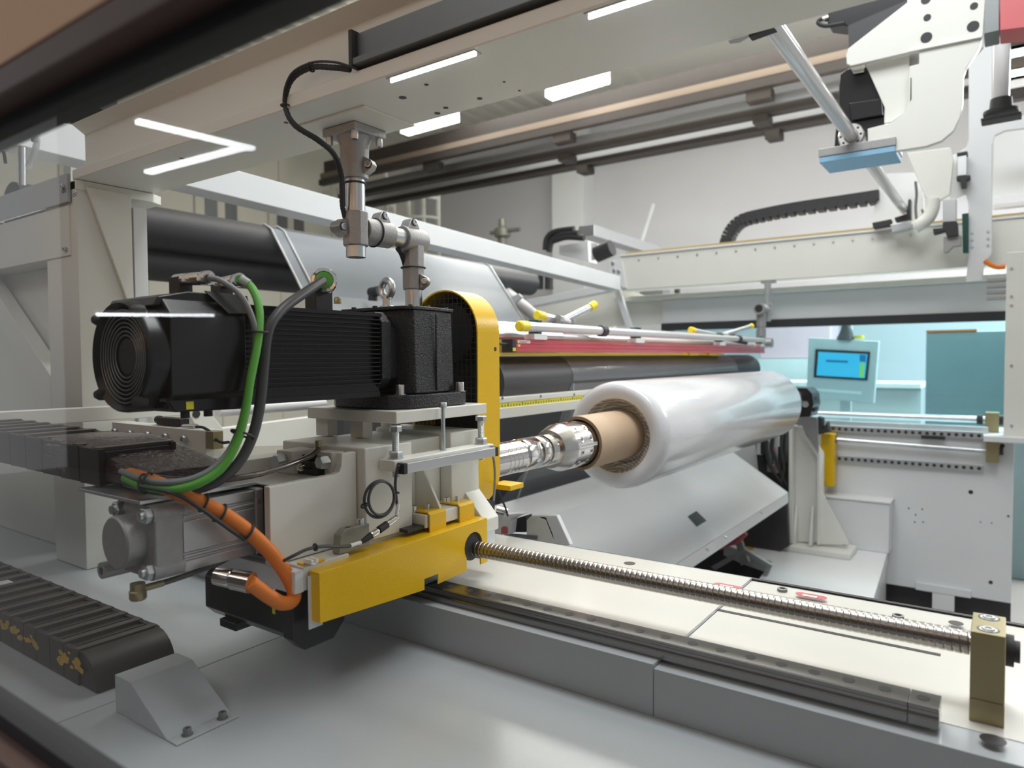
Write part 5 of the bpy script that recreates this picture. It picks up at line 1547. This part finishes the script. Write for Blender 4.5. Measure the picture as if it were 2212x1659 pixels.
build('ledge', MB().box(S(1330, 640, y=6.9).x, 0.4, 6.86, 7.05, zt3 + 0.001, zt3 + 0.05), 'white', t, 0.004)
build('return_panel', MB().prism([S(u, v, y=6.98) for u, v in ((1150, 648), (1330, 618), (1432, 652), (1432, 700), (1150, 712))], Y * 0.03), 'white', t)
build('black_seal', MB().box(S(1430, 705, y=6.95).x, 0.4, 6.93, 7.06, S(1800, 703, y=6.95).z, zb3 - 0.001), 'matte', t)
build('side_seal', MB().box(S(1430, 705, y=6.95).x, S(1448, 705, y=6.95).x, 6.93, 7.06, S(1800, 760, y=6.95).z, S(1800, 704, y=6.95).z), 'matte', t)
t = thing('low_header_beam', 'white lower cross beam left of the node under the black hoses', 'beam', S(1230, 640, y=6.5))
build('beam', MB().prism([S(u, v, y=6.5) for u, v in ((1135, 648), (1318, 612), (1318, 628), (1135, 664))], Y * 0.15), 'cool', t, 0.004)
wn = struct('window_1', MB().box(S(1430, 800, y=7.0).x, 0.3, 6.985, 6.995, S(1950, 915, y=7.0).z, S(1800, 703, y=7.0).z), 'cyanpane', label='cyan tinted window of the far enclosure')
t = thing('far_upright', 'white upright at the right edge of the photo beside the tinted window', 'post', S(2190, 900, y=6.3))
a, b = S(2168, 900, y=6.25), S(2260, 900, y=6.25)
zu = S(2190, 545, y=6.25).z
build('upright', MB().box(a.x, b.x, 6.22, 6.29, S(2190, 945, y=6.25).z, zu), 'white', t, 0.006)
for v in (580, 640, 660, 790, 920):
    c = S(2185, v, y=6.219)
    build('screw', MB().cyl(c, c - Y * 0.004, 0.010, 10), 'zinc', t)
build('ledge', MB().box(S(2125, 945, y=6.2).x, b.x, 6.12, 6.29, S(2150, 947, y=6.2).z - 0.02, S(2150, 947, y=6.2).z + 0.02), 'cool', t, 0.003)
for k in range(4):
    z = S(2150, 606 + k * 13, y=6.3).z
    build('louvre', MB().box(S(2132, 600, y=6.3).x, a.x - 0.001, 6.24, 6.30, z - 0.012, z + 0.012), 'castal', t, 0.002)
one('red_hose', MB().tube([S(u, v, y=6.35) for u, v in ((2127, 563), (2140, 572), (2155, 577), (2172, 576))], 0.018, 10), 'orange', 'short red hose beside the top of the right upright', 'hose')

# far tube stand
t = thing('far_tube_stand', 'small steel tube stand hanging from the far beam at the red bar end', 'tube stand', S(1660, 600, y=6.1))
TY = 6.62
c0, c1 = S(1659, 597, y=TY), S(1659, 694, y=TY)
zc1 = zb2 - 0.001
build('flange', MB().box(c0.x - 0.06, c0.x + 0.06, TY - 0.015, TY + 0.06, zc1 - 0.02, zc1), 'castal', t, 0.002)
build('post_tube', MB().cyl((c0.x, TY, c1.z), (c0.x, TY, zc1 - 0.02), 0.03, 18), 'zinc', t)
z5 = S(1640, 667, y=TY - 0.15).z
x5 = S(1641, 667, y=TY - 0.15).x
build('cross_clamp', MB().cyl((c0.x, TY, z5 - 0.05), (c0.x, TY, z5 + 0.05), 0.042, 16).cyl((c0.x, TY, z5), (x5, TY - 0.1, z5), 0.036, 16), 'castal', t, 0.003)
build('elbow', MB().pipe((x5, TY - 0.18, z5), (x5, TY - 0.02, z5), 0.052, 0.036, 20).cyl((x5, TY - 0.1, z5 - 0.16), (x5, TY - 0.1, z5 - 0.04), 0.042, 16), 'castal', t)
build('bore', MB().cyl((x5, TY - 0.175, z5), (x5, TY - 0.17, z5), 0.036, 20), 'plug', t)
build('drop_tube', MB().cyl((x5, TY - 0.1, S(1641, 735, y=TY - 0.1).z), (x5, TY - 0.1, z5 - 0.15), 0.028, 16), 'zinc', t)
build('lower_clamp', MB().cyl((x5, TY - 0.1, S(1641, 735, y=TY - 0.1).z), (x5, TY - 0.1, S(1641, 710, y=TY - 0.1).z), 0.042, 16), 'castal', t)
c = S(1656, 741, y=TY - 0.1)
build('pivot_knob', MB().cyl(c - X * 0.06, c + X * 0.05, 0.045, 14), 'castal', t)

# things seen through the tinted window
t = thing('operator_panel', 'light grey operator panel with lit cyan screen seen through the tinted window', 'control panel', S(1815, 870, y=7.9))
QYP = 7.9
pl = [(1747, 729), (1898, 737), (1887, 872), (1741, 858)]
build('housing', MB().prism([S(u, v, y=QYP) for u, v in pl], Y * 0.10), 'hmi', t, 0.008)
build('bezel', MB().prism([S(u, v, y=QYP - 0.001) for u, v in ((1762, 754), (1880, 760), (1874, 822), (1758, 815))], Y * -0.012), 'matte', t, 0.002)
sc2 = build('screen', MB().prism([S(u, v, y=QYP - 0.014) for u, v in ((1768, 760), (1874, 765), (1868, 817), (1764, 811))], Y * -0.003), 'screen', t)
build('screen_text', MB().prism([S(u, v, y=QYP - 0.018) for u, v in ((1784, 777), (1832, 779), (1832, 784), (1784, 782))], Y * -0.001), 'screend', sc2)
build('green_tile', MB().prism([S(u, v, y=QYP - 0.018) for u, v in ((1858, 783), (1868, 784), (1866, 815), (1856, 814))], Y * -0.001), 'screeng', sc2)
build('blue_bar', MB().prism([S(u, v, y=QYP - 0.018) for u, v in ((1857, 766), (1871, 767), (1870, 782), (1857, 781))], Y * -0.001), 'screend', sc2)
build('label_strip', MB().prism([S(u, v, y=QYP - 0.001) for u, v in ((1765, 839), (1862, 846), (1861, 852), (1765, 845))], Y * -0.003), 'label', t)
build('support_arm', MB().tube([S(u, v, y=QYP + 0.05) for u, v in ((1826, 735), (1828, 715), (1826, 690))], 0.05, 12, rfun=lambda i: 0.09 - 0.004 * i), 'roller', t)
build('stop_button', MB().cyl(S(1856, 731, y=QYP + 0.05), S(1856, 725, y=QYP + 0.05), 0.045, 14), 'yplast', t)
build('support_pole', MB().box(S(1812, 730, y=QYP).x, S(1835, 730, y=QYP).x, QYP + 0.11, QYP + 0.17, FLOOR, S(1815, 700, y=QYP).z), 'hmi', t)
t = thing('tall_cabinet', 'tall grey cabinet with an orange top edge seen through the tinted window', 'cabinet', S(2080, 900, y=8.4))
a, b = S(1998, 900, y=8.4), S(2260, 712, y=8.4)
build('cabinet', MB().box(a.x, b.x, 8.4, 9.0, FLOOR, b.z), 'cabinet', t, 0.01)
build('orange_trim', MB().box(a.x, S(2110, 712, y=8.4).x, 8.38, 8.6, b.z + 0.001, b.z + 0.02), 'orange', t)
t = thing('red_machine', 'faded red machine block far beyond the tinted window', 'machine', S(1690, 760, y=11))
a, b = S(1640, 775, y=11), S(1795, 690, y=11)
build('block', MB().box(a.x, b.x, 11, 11.6, a.z, b.z + 0.2), mat('faded_red_enamel', (0.62, 0.42, 0.46), 0.5), t, 0.02)
build('base', MB().box(a.x, b.x, 10.95, 11.6, FLOOR, a.z - 0.001), 'hmi', t)
t = thing('work_table', 'white work table far beyond the tinted window', 'table', S(1800, 850, y=9.6))
a, b = S(1600, 850, y=9.6), S(1990, 800, y=9.6)
build('table_top', MB().box(a.x, b.x, 9.6, 10.4, S(1800, 826, y=9.6).z - 0.06, S(1800, 826, y=9.6).z), 'label', t, 0.004)
build('front_panel', MB().box(a.x, b.x, 9.65, 9.7, FLOOR, S(1800, 826, y=9.6).z - 0.061), 'hmi', t)
t = thing('bench_tool', 'small dark tool lying beyond the tinted window left of the operator panel', 'tool', S(1660, 785, y=9.8))
build('tool_body', MB().tube([S(u, v + 30, y=9.8) for u, v in ((1620, 786), (1650, 784), (1680, 790))], 0.06, 10), 'cabinet', t)
one('slanted_bar', MB().cyl(S(1540, 770, y=8.2), S(1600, 700, y=8.2), 0.03, 8).cyl(S(1612, 768, y=6.8), S(1640, 808, y=6.8), 0.016, 8), 'matte', 'thin dark bar slanting below the end of the red bar', 'bar')

# black energy chain arching over the far beam
t = thing('energy_chain', 'black energy chain arching up from the far beam', 'cable chain', S(1600, 500, y=6.75))
path = spline([S(u, v, y=6.75) for u, v in ((1565, 528), (1574, 502), (1598, 476), (1650, 462), (1720, 449), (1810, 436), (1898, 423))], 8)
n = len(path)
for i in range(0, n - 2, 2):
    p_, q_ = path[i], path[i + 2]
    d = (q_ - p_)
    s = -d.normalized().cross(Y).normalized()
    h = 0.055
    lk = build('link', MB().prism([p_ + d * 0.005 - s * h, q_ - d * 0.005 - s * h, q_ - d * 0.005 + s * h * 0.55, q_ - d * 0.26 + s * h * 0.55, q_ - d * 0.30 + s * h, p_ + d * 0.005 + s * h], Y * 0.12), 'matte', t, 0)
build('core_strip', MB().tube([p_ + Y * 0.06 for p_ in path], 0.03, 6, 1), 'matte', t)

# black hoses and grey rail left of the node
t = thing('hose_carriage', 'black hoses and fittings looping above the left end of the far beam', 'hose', S(1220, 520, y=6.9))
for pts in (((1178, 540), (1182, 515), (1200, 500), (1240, 494)), ((1186, 545), (1192, 522), (1210, 508), (1250, 503)), ((1196, 520), (1225, 512), (1262, 514))):
    build('hose', MB().tube([S(u, v, y=6.9) for u, v in pts], 0.035, 8), 'matte', t)
for u in (1168, 1186):
    build('drop_hose', MB().tube([S(u, v, y=6.95) for v in (572, 600, 625)], 0.032 if u < 1180 else 0.05, 8, 3), 'matte', t)
build('white_box', MB().prism([S(u, v, y=7.1) for u, v in ((1208, 530), (1270, 520), (1272, 566), (1208, 550))], Y * 0.2), 'cool', t, 0.004)
build('black_motor', MB().cyl(S(1288, 550, y=6.9), S(1322, 535, y=6.9), 0.09, 18), 'matte', t)
build('white_plate', MB().prism([S(u, v, y=6.95) for u, v in ((1276, 524), (1290, 526), (1292, 560), (1277, 562))], Y * 0.03), 'cool', t)
t = thing('grey_cable_rail', 'pale blue grey cable rail running away behind the far beam', 'rail', S(1320, 520, y=7.4))
a, b = S(1250, 500, y=7.2), S(1400, 545, y=9.2)
build('rail', MB().prism([a - Z * 0.07, b - Z * 0.07, b + Z * 0.06, a + Z * 0.06], X * 0.2), 'alu', t, 0.003)
build('grey_block', MB().box(S(1390, 640, y=7.3).x, S(1440, 640, y=7.3).x, 7.2, 7.4, S(1400, 648, y=7.3).z, S(1400, 628, y=7.3).z), 'darkal', HEAD)
build('gap_post', MB().cyl(S(1462, 612, y=7.2), S(1464, 640, y=7.2), 0.03, 10), 'matte', HEAD)

# ------------------------------------------------------------------ gantry arms and tubes at the upper right
TX, TZ = -0.70, 2.625
t = thing('long_guide_tube', 'long white guide tube running overhead from the beam to the far gantry', 'tube', (TX, 4, TZ))
build('tube', MB().cyl((TX, 1.45, TZ), (TX, 6.55, TZ), 0.034, 24), 'tube', t)
AY = 4.15
c = Vector((TX, AY - 0.06, TZ))
t = thing('gantry_arm', 'big white cut steel gantry plate with dark bolt holes at the upper right', 'gantry plate', S(2000, 200, y=AY))
pl = [(1829, 138), (1832, 106), (1960, 5), (1995, -30), (2130, -30), (2122, 78), (2116, 110), (2086, 150), (2082, 180), (2081, 225), (2076, 252), (2060, 280), (2030, 305), (1990, 318), (1890, 330), (1880, 326), (1874, 312), (1874, 276), (1922, 266), (1950, 250), (1962, 232), (1966, 205), (1966, 120), (1952, 108), (1840, 142)]
pl = [(1828, 118), (1833, 104), (1960, 5), (1995, -30), (2130, -30), (2123, 74), (2115, 105), (2088, 146), (2081, 165), (2080, 222), (2074, 252), (2060, 282), (2034, 304), (2000, 316), (1896, 332), (1882, 328), (1875, 314), (1874, 278), (1925, 265), (1952, 246), (1964, 215), (1964, 143), (1985, 138), (1985, 108), (1838, 142), (1829, 138)]
build('arm_plate', MB().prism([S(u, v, y=AY) for u, v in pl], Y * 0.04), 'white', t, 0.003)
pl = [(1868, 136), (1964, 116), (1964, 215), (1952, 246), (1925, 264), (1910, 266), (1911, 232)]
build('inner_plate', MB().prism([S(u, v, y=AY + 0.05) for u, v in pl], Y * 0.02), 'white', t, 0.002)
build('rib', MB().prism([S(u, v, y=AY - 0.001) for u, v in ((1964, 110), (2122, 78), (2122, 82), (1964, 114))], Y * -0.012), 'white', t, 0.002)
for (u, v, r) in ((2003, 38, 0.017), (2104, 13, 0.017), (2001, 81, 0.026), (2102, 57, 0.026), (2000, -1, 0.022), (2100, -20, 0.02)):
    c_ = S(u, v, y=AY - 0.0005)
    build('bolt_hole', MB().cyl(c_, c_ - Y * 0.001, r, 24), 'plug', t)
build('slot', MB().prism([S(u, v, y=AY - 0.0005) for u, v in ((1967, 168), (1969, 168), (1969, 214), (1966, 220))], Y * -0.001), 'plug', t)
build('window_block', MB().prism([S(u, v, y=AY + 0.075) for u, v in ((1950, 112), (1986, 106), (1986, 148), (1952, 148))], Y * 0.02), 'castal', t)
pl = [(1815, 160), (1830, 148), (1905, 140), (1912, 240), (1912, 285), (1802, 318), (1804, 290), (1812, 225), (1812, 190)]
t2 = thing('black_actuator', 'black rotary actuator with chrome ring end behind the gantry plate', 'actuator', S(1850, 230, y=AY + 0.2))
build('body', MB().prism([S(u, v, y=AY + 0.10) for u, v in pl], Y * 0.22), 'black', t2, 0.006)
build('step', MB().prism([S(u, v, y=AY + 0.09) for u, v in ((1835, 225), (1905, 215), (1908, 250), (1840, 262))], Y * -0.02), 'black', t2, 0.004)
build('cable_gland', MB().prism([S(u, v, y=AY + 0.09) for u, v in ((1835, 145), (1868, 138), (1868, 158), (1845, 162))], Y * -0.02), 'steel', t2, 0.003)
o = Vector((TX, AY + 0.02, TZ))
build('chrome_ring', MB().lathe(o, Y, [(-0.02, 0.036), (-0.02, 0.060), (-0.012, 0.066), (0.03, 0.066), (0.034, 0.062), (0.038, 0.066), (0.075, 0.066), (0.075, 0.036)], 40), 'steel', t2)
for k in range(8):
    q = k * PI / 4
    p_ = o + Vector((0.049 * math.cos(q), -0.0205, 0.049 * math.sin(q)))
    build('ring_hole', MB().cyl(p_, p_ - Y * 0.001, 0.0065, 10), 'plug', t2)
t3 = thing('blue_pad_plate', 'pale blue pad under a steel plate below the black actuator', 'pad', S(1850, 345, y=AY))
zp = S(1768, 322, y=AY - 0.02).z
zq = S(1768, 340, y=AY - 0.02).z
xa_, xb_ = S(1768, 330, y=AY - 0.02).x, S(1900, 330, y=AY - 0.02).x
build('steel_plate', MB().box(xa_, S(1936, 330, y=AY).x, AY - 0.02, AY + 0.26, zq + 0.001, zp), 'castal', t3, 0.003)
build('blue_pad', MB().box(xa_ + 0.004, S(1936, 330, y=AY).x - 0.004, AY - 0.016, AY + 0.256, zq - 0.03, zq), 'blue', t3, 0.003)
t4 = thing('black_motor_head', 'black servo motor with bent cable above the guide tube at the top right', 'motor', S(1850, 30, y=AY + 0.3))
build('body', MB().prism([S(u, v, y=AY + 0.25) for u, v in ((1787, 24), (1830, 10), (1912, -10), (1960, -25), (1960, 5), (1900, 42), (1850, 58), (1787, 51))], Y * 0.15), 'black', t4, 0.006)
build('plate', MB().prism([S(u, v, y=AY + 0.22) for u, v in ((1832, 55), (1960, 0), (1960, 40), (1835, 140))], Y * 0.02), 'roller', t4)
build('cable', MB().tube([S(u, v, y=AY + 0.25) for u, v in ((1790, 42), (1772, 42), (1768, 50), (1785, 56), (1825, 50))], 0.012, 8), 'matte', t4)
build('cable_end', MB().cyl(S(1790, 38, y=AY + 0.25), S(1778, 42, y=AY + 0.25), 0.014, 10), 'steel', t4)
t5 = thing('sensor_bracket', 'thin pierced sheet bracket under the edge of the overhead beam', 'bracket', S(1600, 85, y=1.288))
build('sheet', MB().prism([S(u, v, y=1.288) for u, v in ((1570, 84), (1617, 70), (1617, 80), (1598, 92), (1577, 95))], Y * 0.003), 'zinc', t5)
build('black_block', MB().prism([S(u, v, y=1.288) for u, v in ((1616, 72), (1672, 56), (1673, 60), (1618, 80))], Y * 0.02), 'matte', t5)

t = thing('upright_guide_tube', 'white guide tube dropping onto a black foot at the right edge', 'tube', S(2162, 150, y=AY + 0.5))
xB = S(2162, 150, y=4.6).x
build('tube', MB().cyl(S(2166, -30, y=5.2), S(2161, 240, y=5.2), 0.045, 24), 'tube', t)
build('foot', MB().lathe(S(2162, 246, y=5.2), Z, [(0, 0), (0, 0.09), (0.02, 0.09), (0.03, 0.06), (0.09, 0.055), (0.09, 0)], 24), 'matte', t)
build('foot_plate', MB().prism([S(u, v, y=5.1) for u, v in ((2118, 256), (2205, 240), (2208, 246), (2120, 262))], Y * 0.12), 'matte', t, 0.002)
t = thing('red_reflection_block', 'red block added for a reddish reflection, with grey block, in the top right corner', 'block', S(2180, 30, y=4.4))
build('red_block', MB().prism([S(u, v, y=4.5) for u, v in ((2160, -30), (2290, -30), (2290, 50), (2160, 66))], Y * 0.2), 'redp', t, 0.004)  # red block added in place of a reddish reflection
build('grey_block', MB().prism([S(u, v, y=4.5) for u, v in ((2125, -30), (2159, -30), (2159, 66), (2125, 74))], Y * 0.2), 'darkal', t, 0.004)
build('white_web', MB().prism([S(u, v, y=4.75) for u, v in ((2080, -30), (2300, -30), (2300, 60), (2126, 80), (2126, 100), (2080, 150))], Y * 0.03), 'cool', t, 0.004)

# far gantry carriage, similar plates farther back
GY = 6.45
t = thing('far_gantry', 'white far gantry leg with bolt rows standing on the far beam', 'gantry leg', S(2115, 500, y=GY))
pl = [(2092, 80), (2148, 78), (2148, 255), (2200, 250), (2290, 240), (2290, 268), (2172, 282), (2150, 292), (2143, 312), (2143, 545), (2126, 572), (2122, 605), (2086, 610), (2092, 560), (2092, 440), (2086, 420), (2052, 432), (2046, 340), (2066, 332), (2088, 318), (2093, 300)]
build('leg_plate', MB().prism([S(u, v, y=GY) for u, v in pl], Y * 0.04), 'cool', t, 0.004)
for (u, v) in ((2100, 503), (2100, 518), (2100, 533), (2134, 500), (2134, 515), (2134, 530)):
    c_ = S(u, v, y=GY - 0.0005)
    build('bolt', MB().cyl(c_, c_ - Y * 0.006, 0.010, 10), 'zinc', t)
pl = [(1958, 330), (2052, 318), (2060, 345), (2052, 420), (2032, 432), (2015, 438), (1998, 425)]
build('sloping_leg', MB().prism([S(u, v, y=GY - 0.1) for u, v in pl], Y * 0.05), 'white', t, 0.006)
build('curved_foot', MB().tube([S(u, v, y=GY - 0.08) for u, v in ((2016, 430), (2014, 452), (2002, 474), (1976, 492))], 0.05, 10), 'white', t)
for (u, v) in ((1988, 415),):
    build('white_panel', MB().prism([S(u_, v_, y=GY + 0.35) for u_, v_ in ((1905, 375), (1990, 372), (1998, 470), (1920, 492), (1880, 492))], Y * 0.03), 'cool', t)
t = thing('far_air_cylinder', 'small aluminium air cylinder with black fittings on the far gantry leg', 'cylinder', S(2052, 470, y=GY - 0.1))
build('barrel', MB().prism([S(u, v, y=GY - 0.15) for u, v in ((2037, 430), (2066, 428), (2066, 478), (2037, 480))], Y * 0.11), 'alu', t, 0.004)
build('fitting', MB().prism([S(u, v, y=GY - 0.16) for u, v in ((2036, 481), (2068, 479), (2070, 508), (2046, 512), (2040, 498), (2016, 505), (2015, 494), (2036, 492))], Y * 0.12), 'matte', t, 0.004)
build('stand', MB().prism([S(u, v, y=GY - 0.12) for u, v in ((2038, 512), (2076, 508), (2076, 530), (2060, 532), (2046, 545), (2038, 545))], Y * 0.08), 'castal', t, 0.003)
build('side_plate', MB().prism([S(u, v, y=GY - 0.05) for u, v in ((2078, 462), (2092, 460), (2092, 546), (2080, 546))], Y * 0.04), 'dkgreen', t)
t = thing('upper_air_cylinder', 'short aluminium cylinder hanging on the far gantry leg below the big plate', 'cylinder', S(2080, 360, y=GY - 0.1))
build('barrel', MB().prism([S(u, v, y=GY - 0.12) for u, v in ((2068, 338), (2088, 334), (2088, 378), (2068, 380))], Y * 0.09), 'alu', t, 0.003)
build('end_cap', MB().prism([S(u, v, y=GY - 0.13) for u, v in ((2066, 381), (2096, 378), (2096, 384), (2088, 388), (2087, 402), (2076, 404), (2074, 388), (2066, 388))], Y * 0.1).prism([S(u, v, y=GY - 0.13) for u, v in ((2067, 330), (2090, 326), (2090, 333), (2067, 337))], Y * 0.1), 'matte', t, 0.003)
t = thing('guide_clamp', 'grey clamp block gripping the far end of the guide tube', 'clamp', S(1952, 490, y=GY))
build('block', MB().prism([S(u, v, y=GY - 0.05) for u, v in ((1923, 485), (1970, 477), (1972, 491), (1926, 502))], Y * 0.12), 'zinc', t, 0.004)
build('black_shoe', MB().prism([S(u, v, y=GY) for u, v in ((1884, 481), (1925, 473), (1925, 486), (1886, 493))], Y * 0.1).prism([S(u, v, y=GY) for u, v in ((1932, 470), (1958, 462), (1962, 430), (1968, 430), (1968, 472), (1934, 478))], Y * 0.1), 'matte', t, 0.003)
build('hose', MB().tube([S(u, v, y=GY - 0.06) for u, v in ((1978, 392), (1980, 420), (1978, 450), (1982, 478), (1996, 466), (1992, 452))], 0.01, 8), 'darkal', t)
t = thing('right_rail_beam', 'white perforated rail beams crossing behind the right guide tube', 'rail', S(2190, 160, y=7.5))
for v, m_ in ((95, 'crane'), (112, 'label'), (140, 'crane'), (162, 'label'), (180, 'label'), (205, 'crane')):
    a, b = S(2150, v, y=7.8), S(2330, v - 22, y=7.8)
    z = (a.z + b.z) / 2
    build('strip', MB().box(a.x - 0.2, b.x, 7.8, 7.9, z - 0.05, z + 0.05), m_, t)
t = thing('right_wall_beam', 'white wall beam with dark slot and ochre strip right of the far gantry leg', 'beam', S(2190, 450, y=6.9))
for v0, v1, m_ in ((425, 450, 'cool'), (452, 466, 'crane'), (466, 478, 'gold'), (478, 540, 'white')):
    a, b = S(2145, v1, y=6.9), S(2300, v0, y=6.9)
    build('strip', MB().box(a.x, b.x, 6.9, 7.0, min(a.z, b.z), max(a.z, b.z)), m_, t)
build('panel', MB().box(S(2145, 400, y=7.02).x, 1.2, 7.02, 7.06, S(2145, 425, y=7.02).z, S(2145, 285, y=7.02).z), 'cool', t)
